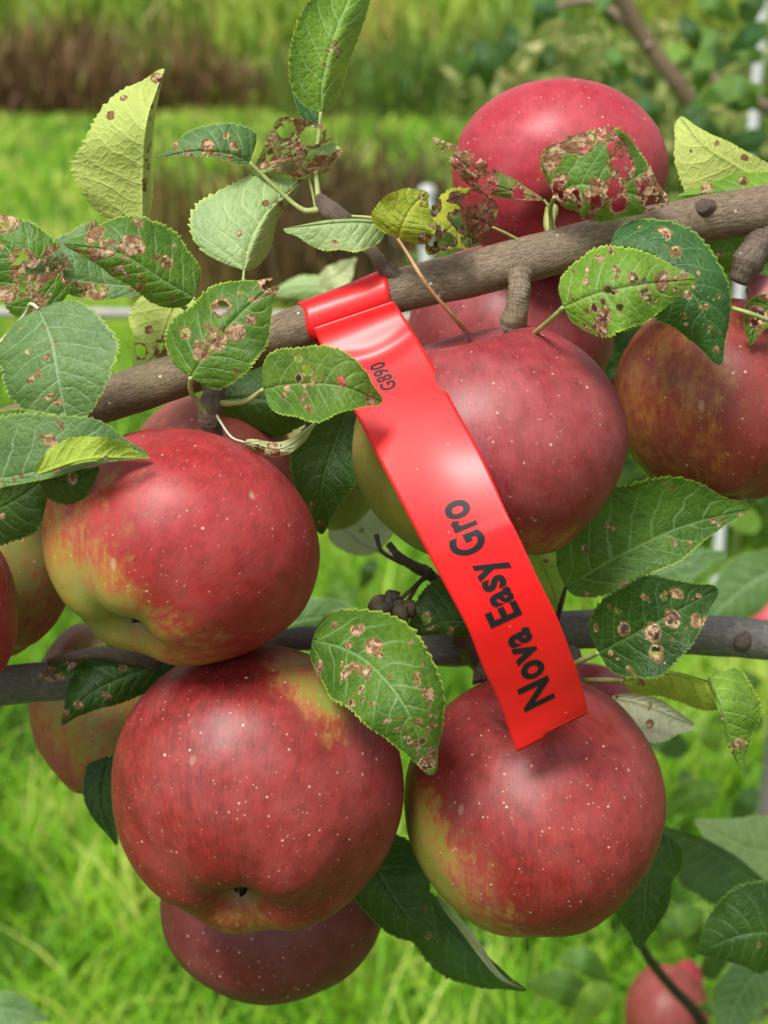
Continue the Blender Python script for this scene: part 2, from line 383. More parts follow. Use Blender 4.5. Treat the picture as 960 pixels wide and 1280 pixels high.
def blades(n, xy, h, wd, tint, lean=0.5, zoff=None):
    """n curved blades of four segments; returns verts, quads, tint"""
    az = rng.uniform(0, 2 * np.pi, n); la = rng.uniform(0, 2 * np.pi, n)
    side = np.stack([np.cos(az), np.sin(az), np.zeros(n)], 1); ld = np.stack([np.cos(la), np.sin(la), np.zeros(n)], 1)
    L = h * lean * rng.uniform(0.1, 1.0, n)
    V = np.zeros((n, 8, 3)); base = np.concatenate([xy, np.full((n, 1), -0.01)], 1)
    if zoff is not None: base[:, 2] += zoff
    for k, t in enumerate((0, .35, .7, 1.0)):
        c = base + ld * (L * t * t)[:, None] + np.array([0, 0, 1.0]) * (h * (t - 0.25 * lean * t * t))[:, None]
        ww = wd * (1 - t ** 1.6) * 0.5 + wd * .03
        V[:, 2 * k] = c - side * ww[:, None]; V[:, 2 * k + 1] = c + side * ww[:, None]
    b = (np.arange(n) * 8)[:, None]
    Q = np.concatenate([b + np.array([[0, 1, 3, 2]]), b + np.array([[2, 3, 5, 4]]), b + np.array([[4, 5, 7, 6]])], 0)
    tt = np.repeat(tint, 8)
    return V.reshape(-1, 3), Q, tt

def fan_xy(n, y0, y1, spread=0.42, power=1.0, xoff=0.0, minw=0.25):
    u = rng.uniform(0, 1, n) ** power; y = y0 + (y1 - y0) * u
    x = rng.uniform(-1, 1, n) * (minw + spread * y) + xoff
    return np.stack([x, y], 1)

def field_noise(xy, k, seed=0):
    return np.array([mnoise.noise(Vector((x * k + seed, y * k, seed * 1.7))) for x, y in xy])

GREEN = [(.022, .075, .005), (.090, .24, .010), (.17, .43, .014), (.29, .57, .02), (.55, .62, .13)]
m_grass = grass_mat('grass_blades', GREEN)
def lawn(name, label, n, y0, y1, hr, wr, power=1.0, spread=0.42, bias=0.0, minw=.25):
    xy = fan_xy(n, y0, y1, spread, power, minw=minw)
    cn = field_noise(xy, 2.2, 4.0); cn2 = field_noise(xy, 0.7, 9.0)
    h = rng.uniform(*hr, n) * (1 + .6 * cn); wd = rng.uniform(*wr, n)
    cn3 = field_noise(xy, 7.0, 14.0)
    tint = np.clip(.5 + bias + .55 * cn + .3 * cn2 + .55 * cn3 + rng.normal(0, .21, n), 0, 1)
    V, Q, tt = blades(n, xy, h, wd, tint, .9)
    o = mesh_obj(name, V, None, m_grass, base=(0, 0, 0), quads=Q, smooth=False, attrs={'tint': tt})
    return tag(o, label, 'grass', kind='stuff')
lawn('grass', 'bright green grass growing close below the apple cluster', 80000, 1.2, 6.2, (.08, .22), (.0035, .009), 1.15)
lawn('meadow_grass', 'bright green mown meadow strip behind the brown weeds', 50000, 6.0, 20, (.07, .16), (.012, .024), 1.1, bias=.22)

def weeds(name, label, n, y0, y1, hr, wr, cols, xr=None, lean=.6, clump=3.0, cat='weeds'):
    xy = fan_xy(n, y0, y1, .42)
    if xr: xy = xy[(xy[:, 0] / xy[:, 1] > xr[0]) & (xy[:, 0] / xy[:, 1] < xr[1])]
    n = len(xy); cn = field_noise(xy, clump, 2.0); low = field_noise(xy, .33, 21.0); keep = (cn > -.12) & (low > -.22); xy = xy[keep]; cn = cn[keep]; n = len(xy)
    low = low[keep]; cn2 = field_noise(xy, .8, 5.0)
    h = rng.uniform(*hr, n) * (1 + .7 * cn + .9 * low); wd = rng.uniform(*wr, n)
    zo = h * rng.uniform(0, .75, n); h = h * .55
    V, Q, tt = blades(n, xy, h, wd, np.clip(.5 + .7 * cn2 + rng.normal(0, .22, n), 0, 1), lean, zo)
    o = mesh_obj(name, V, None, grass_mat(name + '_mat', cols, .25), base=(0, 0, 0), quads=Q, smooth=False, attrs={'tint': tt})
    return tag(o, label, cat, kind='stuff')
weeds('dry_weeds', 'low olive brown weeds just past the near grass', 14000, 5.6, 7.4, (.25, .60), (.008, .02),
      [(.07, .055, .02), (.15, .085, .035), (.19, .15, .035), (.12, .19, .025)], (-.17, .06), .7, 1.2)
weeds('russet_weeds', 'dark reddish brown weed bank at upper left', 22000, 15.5, 18.5, (.35, .75), (.02, .05),
      [(.075, .050, .018), (.16, .075, .035), (.21, .14, .045), (.15, .24, .03)], (-.6, -.07), .7, .9)
weeds('tall_weeds', 'tall yellow green weeds across the far meadow', 42000, 20, 34, (.7, 1.5), (.03, .09),
      [(.10, .20, .02), (.22, .36, .03), (.36, .46, .06), (.46, .40, .12)], None, .8, .5)
weeds('green_weeds', 'mid green weed bank at upper centre and right', 22000, 15.5, 18.5, (.3, .7), (.02, .05),
      [(.04, .10, .015), (.10, .20, .03), (.18, .28, .03), (.15, .12, .04)], (-.08, .6), .7, .9)
def far_hedge():
    n = 9000
    x = rng.uniform(-40, 40, n); y = rng.uniform(34, 40, n); z = rng.uniform(0, 1, n) ** .8 * (4.5 + 1.2 * np.sin(x * .6) + .8 * np.sin(x * 1.7 + 1))
    a = rng.normal(0, 1, (n, 3)); a /= np.linalg.norm(a, axis=1)[:, None]; b = np.cross(a, rng.normal(0, 1, (n, 3))); b /= np.linalg.norm(b, axis=1)[:, None]
    s_ = rng.uniform(.15, .45, n)[:, None]; c = np.stack([x, y, z], 1)
    V = np.stack([c - a * s_, c + b * s_ * .6, c + a * s_, c - b * s_ * .6], 1).reshape(-1, 3)
    Q = (np.arange(n) * 4)[:, None] + np.arange(4)[None]
    o = mesh_obj('hedgerow', V, None, grass_mat('hedge_mat', [(.03, .07, .015), (.07, .14, .02), (.13, .20, .03)], .2), base=(0, 37, 0), quads=Q, smooth=False,
                 attrs={'tint': np.repeat(rng.uniform(0, 1, n), 4)})
    tag(o, 'distant green hedgerow beyond the meadow', 'hedge', kind='stuff')
far_hedge()

# ------------------------------------------------------------------ apples
APGROUP = 'apples hanging on the two branches'
def profile(phi):
    r = np.sin(phi); z = np.cos(phi)
    r = r * (1 - 0.10 * np.clip(-z, 0, 1) ** 1.5)
    zz = 0.90 * z
    zz = zz - 0.30 * np.exp(-(r / .26) ** 2) * (z > 0) + 0.17 * np.exp(-(r / .27) ** 2) * (z < 0) + 0.17 * np.exp(-(r / .125) ** 2) * (z < 0)
    return r, zz
def apple(label, rect, d, cal, mat, patches=(), base_blush=1.0, seed=0, calyx=False, stem=None, nu=112, nv=88, group=APGROUP, extra=None, name='apple'):
    """rect = photo box (x0,y0,x1,y1) of the whole fruit; cal = direction of its calyx end, right/up/towards the viewer"""
    phi = np.linspace(0.0, math.pi, nv + 1) ** 1.0
    th = np.linspace(0, 2 * math.pi, nu, endpoint=False)
    r, z = profile(phi)
    # extra rows near the calyx come from a slightly uneven spacing
    U = []; ST = []; CAL = []
    for i in range(nv + 1):
        lob = np.clip(-np.cos(phi[i]), 0, 1) ** 2
        for t in th:
            rr = r[i] * (1 + 0.028 * lob * math.cos(5 * t + seed) + 0.012 * math.cos(3 * t + seed * 2))
            zz = z[i] - 0.030 * lob * math.cos(5 * t + seed) * min(1, r[i] * 2)
            p = np.array([rr * math.cos(t), rr * math.sin(t), zz])
            p *= 1 + 0.028 * mnoise.noise(Vector(p * 1.1) + Vector((seed * 3.3, 1, 2))) + .006 * mnoise.noise(Vector(p * 4) + Vector((seed, 5, 2)))
            U.append(p); ST.append((math.cos(t) * 1.6 + seed, math.sin(t) * 1.6, zz * 0.42)); CAL.append(math.exp(-((math.pi - phi[i]) / .42) ** 2))
    U = np.array(U); U -= (U.max(0) + U.min(0)) / 2 * np.array([0, 0, 1])
    c = np.array(cal, float); c /= np.linalg.norm(c)
    zc = -c; ref = np.array([0.3, 0.2, 1.0]); x = np.cross(ref, zc); x /= np.linalg.norm(x); y = np.cross(zc, x)
    Rm = np.stack([x, y, zc], 1); D = U @ Rm.T
    x0, y0, x1, y1 = rect
    R = (x1 - x0 + y1 - y0) / 4 * d / F
    ctr = cpt((x0 + x1) / 2, (y0 + y1) / 2, d); sc = np.array([R, R, R]) / 0.97
    for _ in range(14):
        Pc = D * sc + ctr; px, py = project(Pc)
        sc[0] *= (x1 - x0) / np.ptp(px); sc[1] *= (y1 - y0) / np.ptp(py); sc[2] = (sc[0] + sc[1]) / 2
        ctr[0] += ((x0 + x1) / 2 - (px.max() + px.min()) / 2) * d / F; ctr[1] -= ((y0 + y1) / 2 - (py.max() + py.min()) / 2) * d / F
    Pc = D * sc + ctr
    dirn = D / np.linalg.norm(D, axis=1)[:, None]
    bl = np.full(len(D), float(base_blush))
    for (dv, ca, st_) in patches:
        dv = np.array(dv, float); dv /= np.linalg.norm(dv); k = np.clip((dirn @ dv - ca) / (1 - ca), 0, 1); bl -= st_ * k * k * (3 - 2 * k)
    W = to_world(Pc); root = thing(name, to_world(ctr[None])[0], label, 'apple', group)
    Q = [(i * nu + j, (i + 1) * nu + j, (i + 1) * nu + (j + 1) % nu, i * nu + (j + 1) % nu) for i in range(nv) for j in range(nu)]
    mesh_obj('skin', W, None, mat, root, quads=Q, attrs={'blush': bl, 'st': np.array(ST), 'cal': np.array(CAL)})
    if calyx:
        def loc(p): return to_world(((Rm @ p) * sc + ctr)[None])[0]
        zb = U[:, 2][-1]
        V = []; Fc = []; 
        rr_ = random.Random(seed + 5)
        for k in range(7):
            a = 2 * math.pi * k / 7 + rr_.uniform(-.2, .2); L = rr_.uniform(.07, .11); wv = .028; up = rr_.uniform(.05, .12)
            ca_, sa_ = math.cos(a), math.sin(a); b0 = len(V)
            for (rad_, h_, ww) in ((.095, .0, wv*1.2), (.08, -.05, wv * 1.1), (.045, -.05 - up * .6, wv * .7), (-.015, -.05 - up, .004)):
                V.append(loc(np.array([rad_ * ca_ - ww * sa_, rad_ * sa_ + ww * ca_, zb + h_ - .01]))); V.append(loc(np.array([rad_ * ca_ + ww * sa_, rad_ * sa_ - ww * ca_, zb + h_ - .01])))
            Fc += [(b0, b0 + 1, b0 + 3, b0 + 2), (b0 + 2, b0 + 3, b0 + 5, b0 + 4), (b0 + 4, b0 + 5, b0 + 7, b0 + 6)]
        b0 = len(V); 
        for k in range(16): V.append(loc(np.array([.115 * math.cos(k * math.pi / 8), .115 * math.sin(k * math.pi / 8), zb - .05])))
        Fc.append(tuple(range(b0, b0 + 16)))
        mesh_obj('calyx', V, Fc, M_SEPAL, root)
    if stem:
        pts, rad = stem
        V, Fc, tv = tube(to_world(np.array([cpt(*p) for p in spline(pts, 14)])), [rad * 1.1, rad, rad * 1.3], 10, .15)
        mesh_obj('stem', V, Fc, M_STALK, root, attrs={'tuv': tv})
    return root

RED, DEEP = (.275, .020, .016), (.100, .009, .008)
GRD = (.24, .23, .035)
m_a2 = apple_mat('apple_skin_deep', RED, DEEP, GRD, .20)
m_a1 = apple_mat('apple_skin_crimson', (.36, .018, .020), (.155, .010, .011), (.28, .23, .038), .20)
m_a3 = apple_mat('apple_skin_rosy', (.285, .023, .028), (.125, .012, .015), (.24, .23, .030), .30)
m_a5 = apple_mat('apple_skin_pink', (.42, .024, .046), (.23, .014, .022), (.40, .20, .06), .26, streak=.7)
m_a6 = apple_mat('apple_skin_tawny', (.25, .030, .022), (.12, .016, .012), (.16, .13, .025), .12)
m_a9 = apple_mat('apple_skin_green', (.30, .050, .040), (.16, .024, .020), (.25, .23, .045), .22)
m_a8 = apple_mat('apple_skin_shaded', (.15, .018, .020), (.07, .009, .010), (.12, .09, .02), .18)  # darker reds: shade under the largest apple is put into the skin colour
m_a10 = apple_mat('apple_skin_russet', (.42, .030, .038), (.25, .014, .020), GRD, .15, scrib=.8)

apple('large crimson apple at left with green underside, resting above the lowest big apple', (52, 535, 400, 833), .395, (-.40, -.78, .50), m_a1,
      [((-.95, .1, .4), .15, .45), ((-.35, -.9, .35), .35, .62), ((-.9, -.5, .3), .4, .2)], 1.10, 1, calyx=True)
apple('largest deep red apple at lower centre with its dark eye showing', (139, 805, 505, 1168), .42, (-.08, -.78, .64), m_a2,
      [((.40, .80, .42), .90, .72), ((.55, .55, .62), .95, .40), ((0, -1, .1), .72, .5)], 1.08, 2, calyx=True)
apple('rosy apple behind the red tape with green on its left side', (440, 407, 785, 712), .41, (.22, -.95, -.20), m_a3,
      [((-.95, -.3, .25), .45, .85), ((.1, -1, .25), .60, .55), ((-.6, -.8, .3), .6, .4)], 1.05, 3,
      stem=([(646, 400, .408), (640, 416, .408), (632, 430, .408)], .0014))
apple('large red apple at lower right under the end of the tape', (505, 838, 833, 1172), .435, (.12, -.90, -.42), m_a2,
      [((-.85, -.62, .25), .42, .74), ((-.98, -.1, .2), .7, .25), ((.1, -1, .1), .7, .3)], 1.1, 4)
apple('bright pink apple sitting above the upper branch', (565, 97, 836, 345), .46, (.0, .70, -.70), m_a5,
      [((-.6, .75, .1), .7, .30), ((.1, -.4, .9), .7, .30)], 1.12, 5, stem=([(692, 296, .420), (686, 280, .422), (690, 262, .430)], .0016))
apple('tawny red and olive apple cut off by the right edge', (765, 372, 1042, 628), .45, (-.05, -1, .05), m_a6,
      [((-.75, .1, .6), .30, .42), ((-.2, -1, .3), .6, .2)], 1.02, 6)
apple('dusty pink apple hidden between the upper branch and the rosy apple', (508, 300, 768, 545), .505, (.1, -.9, -.3), m_a3, [], 1.0, 7)
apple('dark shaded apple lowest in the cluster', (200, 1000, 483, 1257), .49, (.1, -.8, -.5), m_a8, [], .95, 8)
apple('tawny green apple beneath the lower branch at left', (35, 778, 232, 998), .50, (-.1, -.95, .1), m_a9, [((.2, .3, .9), .2, .45)], .72, 9)
apple('scribbled dark red apple cut off by the left edge', (-290, 618, 23, 905), .40, (-.1, -.95, .2), m_a10, [], 1.1, 10)
apple('half green apple tucked between the two left apples', (-135, 590, 96, 827), .465, (.15, -.95, .25), m_a9, [((.5, .35, .75), .4, .7), ((.2, -1, .3), .5, .4)], .85, 11)
apple('striped green and red apple peeping out under the upper branch at left', (160, 494, 372, 705), .47, (0, -1, .1), m_a9, [], .8, 12)
apple('olive green apple in shade behind the dark leaf', (300, 476, 492, 664), .52, (0, -1, 0), m_a9, [((.6, -.4, .6), .2, .9)], .3, 13)
apple('pale pink apple peeping out behind the lower right apple', (655, 828, 812, 990), .50, (0, -1, -.2), m_a5, [], .85, 14)
apple('blurred orange apple at the bottom right corner', (780, 1205, 888, 1330), .95, (0, -1, 0), m_a9, [], .85, 15, nu=48, nv=40, group='blurred apples farther back')
apple('small blurred pink apple above the blurred orange apple', (838, 1200, 880, 1255), 1.05, (.3, -1, 0), m_a5, [((0, -1, .2), .4, .7)], .95, 16, nu=40, nv=32, group='blurred apples farther back')
apple('blurred red apple among pale leaves at the right edge', (925, 742, 1010, 815), 1.0, (0, -1, 0), m_a5, [], .8, 17, nu=40, nv=32, group='blurred apples farther back')

# ------------------------------------------------------------------ branches
def limb_part(name, pts, radpx, mat, parent, n=90, seg=22, rough=.06, seed=0, freq=60, rings=0):
    S = spline(pts, n); Pc = np.array([cpt(*p) for p in S])
    rad = np.interp(np.linspace(0, 1, n), np.linspace(0, 1, len(radpx)), radpx) * S[:, 2] / F
    if rings: rad = rad * (1 + .06 * np.sin(np.linspace(1, 5.5, n) ** 2 * rings * .6))
    V, Fc, tv = tube(to_world(Pc), rad, seg, rough, seed, True, freq)
    return mesh_obj(name, V, Fc, mat, parent, attrs={'tuv': tv})
UP = [(1040, 250, .425), (960, 262, .42), (880, 273, .416), (800, 288, .412), (700, 313, .409), (600, 340, .406), (540, 353, .404), (483, 368, .402), (430, 388, .402), (386, 405, .402), (340, 424, .403), (270, 452, .405), (210, 474, .407), (150, 494, .41), (90, 512, .415), (20, 535, .42), (-60, 560, .43)]
b1 = thing('branch', to_world(cpt(1040, 250, .425)[None])[0], 'smooth grey brown upper branch slanting across with the red tape tied round it', 'branch')
limb_part('limb', UP, [32, 30, 28, 27, 29, 28, 27, 27, 27, 28, 28, 29, 30], M_BARK, b1, 150, 28, .05, 1)
limb_part('spur', [(498, 352, .400), (480, 334, .398), (466, 316, .398), (446, 294, .400), (424, 274, .398), (408, 258, .398), (398, 246, .400)], [14, 10, 8, 8, 10, 14, 13, 6], M_SPUR, b1, 40, 14, .2, 2, 300, 5)
limb_part('spur', [(650, 340, .402), (649, 362, .400), (646, 385, .400), (640, 412, .403)], [16, 13, 14, 13, 17, 15], bark_mat('bark_ringed', (.08, .055, .035), (.34, .25, .17), .6), b1, 60, 16, .16, 3, 300, 8)
limb_part('spur', [(268, 470, .400), (266, 500, .394), (262, 522, .392), (266, 552, .396)], [16, 14, 17, 13, 12], M_SPUR, b1, 50, 16, .22, 4, 300, 6)
limb_part('spur', [(990, 285, .42), (958, 300, .416), (938, 322, .412), (924, 352, .412)], [14, 16, 19, 20, 12], M_SPUR, b1, 50, 16, .25, 5, 260, 6)
limb_part('knot', [(882, 264, .4125), (879, 259, .4092), (877, 256, .4080)], [17, 12, 8], M_SPUR, b1, 16, 18, .15, 6, 300)
limb_part('knot', [(390, 410, .402), (400, 402, .400)], [6, 4], M_SPUR, b1, 8, 8, .1, 6, 300)

LOW = [(1030, 808, .475), (960, 801, .472), (900, 795, .470), (830, 789, .468), (760, 786, .466), (700, 789, .464), (640, 798, .462), (570, 806, .460), (500, 806, .458), (430, 800, .457), (370, 799, .456), (300, 812, .455), (200, 834, .452), (110, 848, .450), (40, 853, .450), (-40, 864, .450)]
b2 = thing('branch', to_world(cpt(*LOW[0])[None])[0], 'darker grey lower branch running level behind the apples', 'branch')
limb_part('limb', LOW, [26, 25, 25, 27, 24, 25, 27, 22, 16, 14, 16, 20, 24, 25, 25], M_BARK_LOW, b2, 150, 26, .07, 11)
limb_part('spur', [(610, 815, .452), (590, 800, .445), (575, 770, .44), (545, 725, .436), (505, 700, .43), (485, 680, .43)], [30, 22, 12, 8, 7, 6, 4], M_SPUR, b2, 60, 16, .28, 12, 260, 5)
limb_part('spur', [(600, 826, .448), (640, 838, .446), (690, 830, .440), (722, 818, .436)], [26, 24, 18, 12], M_SPUR, b2, 40, 16, .3, 13, 260, 4)
limb_part('knot', [(928, 800, .467), (926, 806, .4625)], [15, 8], M_SPUR, b2, 12, 14, .2, 14, 260)
limb_part('spur', [(215, 835, .44), (180, 826, .435), (120, 816, .432), (60, 828, .432)], [10, 8, 7, 5], M_SPUR, b2, 30, 12, .3, 15, 260, 4)

# dried fruitlet cluster under the rosy apple
fr = thing('dried_fruitlets', to_world(cpt(545, 715, .43)[None])[0], 'shrivelled dark fruitlets on thin stalks below the rosy apple', 'fruitlets')
for k, pp in enumerate(([(538, 712, .43), (528, 724, .425), (505, 745, .42), (492, 758, .42)], [(542, 718, .43), (525, 728, .428), (508, 755, .425)], [(566, 715, .43), (560, 735, .43), (556, 760, .43)], [(470, 668, .43), (478, 690, .43), (505, 705, .43)])):
    limb_part('stalk', pp, [3.2, 2.4, 3], M_STALK_DARK, fr, 16, 8, .1, k, 200)
for k, (x, y, rr) in enumerate(((480, 762, 17), (500, 768, 16), (490, 752, 12), (512, 762, 11))):
    limb_part('fruitlet', [(x - 4, y - rr * .9, .42), (x, y, .418), (x + 4, y + rr * .8, .42)], [rr * .3, rr, rr * .95, rr * .6, rr * .2], M_STALK_DARK, fr, 18, 14, .5, k + 30, 420)
# shrivelled pinkish fruitlet at the right edge
fp = thing('dried_fruitlet', to_world(cpt(950, 340, .42)[None])[0], 'split pinkish fruitlet hanging at the right edge', 'fruitlet')
limb_part('husk', [(945, 350, .425), (952, 362, .42), (958, 384, .42)], [8, 19, 20, 10], plain('husk_pink', (.35, .08, .10), (.50, .22, .20), 300), fp, 16, 14, .2, 40, 300)
limb_part('stalk', [(915, 385, .41), (938, 392, .408), (965, 402, .41)], [3, 3, 3], M_STALK, fp, 10, 8)

# ------------------------------------------------------------------ leaves
LG = 'leaves on the two apple branches'
def leaf_surface(mid, wl, wr, a=.72, b=.62, dl=None, dr=None, prl=None, prr=None, nt=120, ns=36, seed=0, tr=(0, 1), dmg=(), wave=.16, scatter=5, serr=29, under=False, cup=0.0, heavy=0.0):
    _r = random.Random(seed * 13 + 5)
    if dl is None: dl = _r.uniform(-.7, 1.3) * min(1, wl / 45)
    if dr is None: dr = _r.uniform(-.7, 1.3) * min(1, wr / 45)
    S = spline(mid, nt + 1); t = np.linspace(0, 1, nt + 1)
    S[:, 2] += _r.uniform(-.004, .004) * np.sin(np.pi * t) + _r.uniform(-.002, .002) * np.sin(2 * np.pi * t)
    Tn = np.gradient(S[:, :2], axis=0); Tn /= np.linalg.norm(Tn, axis=1)[:, None] + 1e-9
    ks = 7; pad = np.pad(Tn, ((ks, ks), (0, 0)), 'edge'); Tn = np.stack([np.convolve(pad[:, k], np.ones(2 * ks + 1) / (2 * ks + 1), 'valid') for k in (0, 1)], 1)
    Tn /= np.linalg.norm(Tn, axis=1)[:, None]
    L = np.stack([Tn[:, 1], -Tn[:, 0]], 1)         # left of travel on the picture
    tp_ = tr[0] + (tr[1] - tr[0]) * t
    prof = np.clip(np.sin(np.pi * tp_ ** a), 0, 1) ** b
    tipk = np.clip((tp_ - .82) / .18, 0, 1); prof *= 1 - .25 * tipk * (1 - tipk) * 4 * .6
    tk2 = np.clip((tp_ - .55) / .45, 0, 1); prof *= 1 - .38 * tk2 * tk2 * (3 - 2 * tk2)
    rs = random.Random(seed); ph = [rs.uniform(0, 6.28) for _ in range(6)]
    ss = np.linspace(-1, 1, 2 * ns + 1); V = np.zeros((nt + 1, 2 * ns + 1, 3)); luv = np.zeros_like(V); cmv = np.zeros_like(V)
    edge = np.zeros((nt + 1, 2 * ns + 1)); D = np.zeros_like(edge)
    dmean = S[:, 2].mean(); Lcm = np.linalg.norm(np.diff(np.array([cpt(*p) for p in S]), axis=0), axis=1).sum() * 100
    hw = {-1: wl, 1: wr}
    blobs = [tuple(x) for x in dmg]
    for _ in range(int(scatter * 1.8)):
        bx, by, bb = rs.uniform(-.88, .88), rs.uniform(.06, .94), rs.uniform(.30, .56)
        for q_ in range(rs.choice((1, 1, 2, 3))):
            blobs.append((bx + q_ * rs.uniform(.04, .09), by + q_ * rs.uniform(-.01, .03), rs.uniform(.05, .15), bb))
    for _ in range(int(heavy * 22)):
        blobs.append((rs.uniform(-.95, .95), rs.uniform(.05, .98), rs.uniform(.2, .5), rs.uniform(.4, .9)))
    for i in range(nt + 1):
        for j, s in enumerate(ss):
            sd = -1 if s < 0 else 1; a_ = abs(s); wpx = hw[sd]; pr = prl if sd < 0 else prr; dd = dl if sd < 0 else dr
            saw = (t[i] * serr + .3 * math.sin(t[i] * 40 + ph[0])) % 1.0
            tooth = (saw ** 1.3 - .5) * .065 * (1 if a_ > .93 else 0) * (1 + .5 * math.sin(t[i] * 63 + ph[3]))
            wv = 1 + .05 * math.sin(5.3 * t[i] * 2 + ph[1] + sd) + .03 * math.sin(17 * t[i] + ph[2] * sd)
            if pr is None: fx, fz = a_, dd * a_ * a_
            else: fx = float(np.interp(a_, [0, .33, .66, 1], [0] + [q[0] for q in pr])); fz = float(np.interp(a_, [0, .33, .66, 1], [0] + [q[1] for q in pr]))
            off = prof[i] * wpx * wv * fx * (1 + tooth)
            side = L[i] * (1 if sd < 0 else -1)
            real = max(wpx * prof[i] * dmean / F, abs(fz) * .01 * prof[i])
            z = fz * .01 * prof[i]
            z += wave * .01 * (math.sin(8 * t[i] + ph[4] + sd * 1.1) * a_ ** 1.5 + .5 * math.sin(19 * t[i] + ph[5] + 2 * s) * a_ ** 2) * prof[i]
            qq = 8.5 * (t[i] - .20 * a_ ** 1.25) + .23 * sd
            z += -.00017 * abs(math.sin(math.pi * (qq - .5 + .5))) * min(1, prof[i] * 1.5) * min(1, a_ * 5) * (1 - a_ * .6) * (-1 if under else 1)
            z += .0004 * math.exp(-(a_ / .07) ** 2) * (-1 if under else 1)
            V[i, j] = cpt(S[i, 0] + side[0] * off, S[i, 1] + side[1] * off, S[i, 2] + z)
            luv[i, j] = (s, t[i], 0); cmv[i, j] = (s * real * 100 + seed * 3.7, t[i] * Lcm + seed * 1.3, seed * .77)
            edge[i, j] = max(a_ - (0 if prof[i] > .3 else 0), 1 - (1 - a_) * 1.0)
            f = 0.0
            for (bs, bt, br, bv) in blobs:
                dx = (s - bs) * real * 100; dy = (t[i] - bt) * Lcm; q = 1 - math.hypot(dx, dy) / (br * 1.0)
                if q > 0: f = max(f, bv * min(1, q * 1.8)) if bv > .7 else max(f, (bv + .12) * min(1, q * 2.2))
            D[i, j] = f
    W = 2 * ns + 1
    Q = np.array([(i * W + j, i * W + j + 1, (i + 1) * W + j + 1, (i + 1) * W + j) for i in range(nt) for j in range(2 * ns)])
    Pc = V.reshape(-1, 3)
    nz = 0.0
    q = Q[len(Q) // 2::97][:40]
    for f_ in q: nz += np.cross(Pc[f_[1]] - Pc[f_[0]], Pc[f_[3]] - Pc[f_[0]])[2]
    if (nz < 0) != under: Q = Q[:, ::-1]
    return to_world(Pc), Q, dict(luv=luv.reshape(-1, 3), cmv=cmv.reshape(-1, 3), edge=edge.ravel(), dmg=D.ravel())

_seed = [0]
def leaf(label, style, mid, wl, wr, pet=None, petr=2.6, petm=None, extra=(), group=LG, fleck=0.0, hole=1.0, name='leaf', **kw):
    _seed[0] += 1; kw.setdefault('seed', _seed[0])
    base = pet[-1] if pet else mid[0]
    root = thing(name, to_world(cpt(*base)[None])[0], label, 'leaf', group)
    V, Q, at = leaf_surface(mid, wl, wr, **kw)
    mesh_obj('blade', V, None, leaf_mat(style, hole, fleck), root, quads=Q, attrs=at)
    for e in extra:
        e = dict(e); st = e.pop('style'); e.setdefault('seed', kw['seed'] + 50)
        V, Q, at = leaf_surface(e.pop('mid'), e.pop('wl'), e.pop('wr'), **e)
        mesh_obj('folded_blade', V, None, leaf_mat(st, 1.0, 0.0), root, quads=Q, attrs=at)
    if pet:
        n = 24; S = spline([mid[0]] + list(pet), n); P = to_world(np.array([cpt(*p) for p in S]))
        r = .74 * petr * dmean_(S) / F
        Vt, Ft, tv = tube(P, [r * .8, r, r, r * 1.5], 10, .08)
        mesh_obj('petiole', Vt, Ft, petm or M_STALK, root, attrs={'tuv': tv})
    return root
def dmean_(S): return float(np.mean(S[:, 2]))

# --- upper left shoot
leaf('tall pale yellow green leaf standing upright at upper left, its underside showing', 'pale', [(178, 282, .412), (179, 215, .407), (184, 150, .402), (206, 86, .410)], 84, 13, under=True, a=.66, dr=2.5, dl=.4, scatter=7, dmg=[(-.3, .93, .22, .6), (-.75, .75, .14, .5)])
leaf('light green leaf rising out of the top edge of the picture', 'bright', [(401, 140, .40), (404, 100, .40), (420, 40, .402), (450, -30, .41), (480, -90, .42)], 50, 30, a=.72, dr=1.2, pet=[(399, 165, .401), (395, 210, .401), (399, 256, .399)], petr=4.0)
leaf('small dark bluish leaf seen edge on behind the light green top leaf', 'teal', [(400, 158, .412), (388, 145, .412), (378, 110, .414), (373, 52, .42)], 13, 15, a=.7)
leaf('bluish green leaf pointing left beside the tall pale leaf', 'glauc', [(312, 203, .398), (285, 193, .396), (240, 190, .396), (192, 198, .40)], 8, 42, a=.42, b=.8, wave=.05, pet=[(345, 235, .40), (378, 262, .400), (400, 262, .399)], petr=4.2, dmg=[(.2, .45, .28, .55), (.3, .2, .2, .5)])
leaf('tattered brown spotted leaf with large holes beside the bluish green leaf', 'pale', [(386, 222, .402), (381, 204, .398), (370, 180, .392), (350, 146, .386)], 66, 46, a=.6, b=.5, pet=[(391, 242, .402), (395, 262, .402)], heavy=.75, dmg=[(.55, .55, .45, 1.3), (-.35, .28, .42, 1.2), (-.1, .8, .4, 1.1)], wave=.3)
leaf('pale bluish leaf hanging tip up with its stalk at the bottom, left of the twig', 'pale', [(305, 338, .392), (314, 303, .392), (336, 262, .394), (366, 236, .398), (388, 205, .402)], 80, 24, a=.48, b=1.25, dr=1.5, wave=.05, pet=[(304, 352, .39), (303, 368, .39)], scatter=4)
leaf('smooth light green leaf pointing left just above the tape', 'pale', [(484, 280, .39), (445, 277, .388), (400, 280, .388), (354, 286, .39)], 38, 4, a=.75, b=.5, wave=.05, scatter=1, pet=[(462, 272, .398), (420, 270, .402)])
leaf('yellowing leaf with a long tan stalk above the tape', 'yellow', [(497, 298, .388), (504, 280, .386), (516, 258, .384), (534, 240, .386)], 40, 42, a=.6, b=.5, pet=[(510, 318, .388), (535, 358, .388), (572, 402, .398), (584, 416, .412)], petr=3.2, petm=M_STALK_BROWN, scatter=5, wave=.15, dmg=[(.8, .2, .25, .6)])
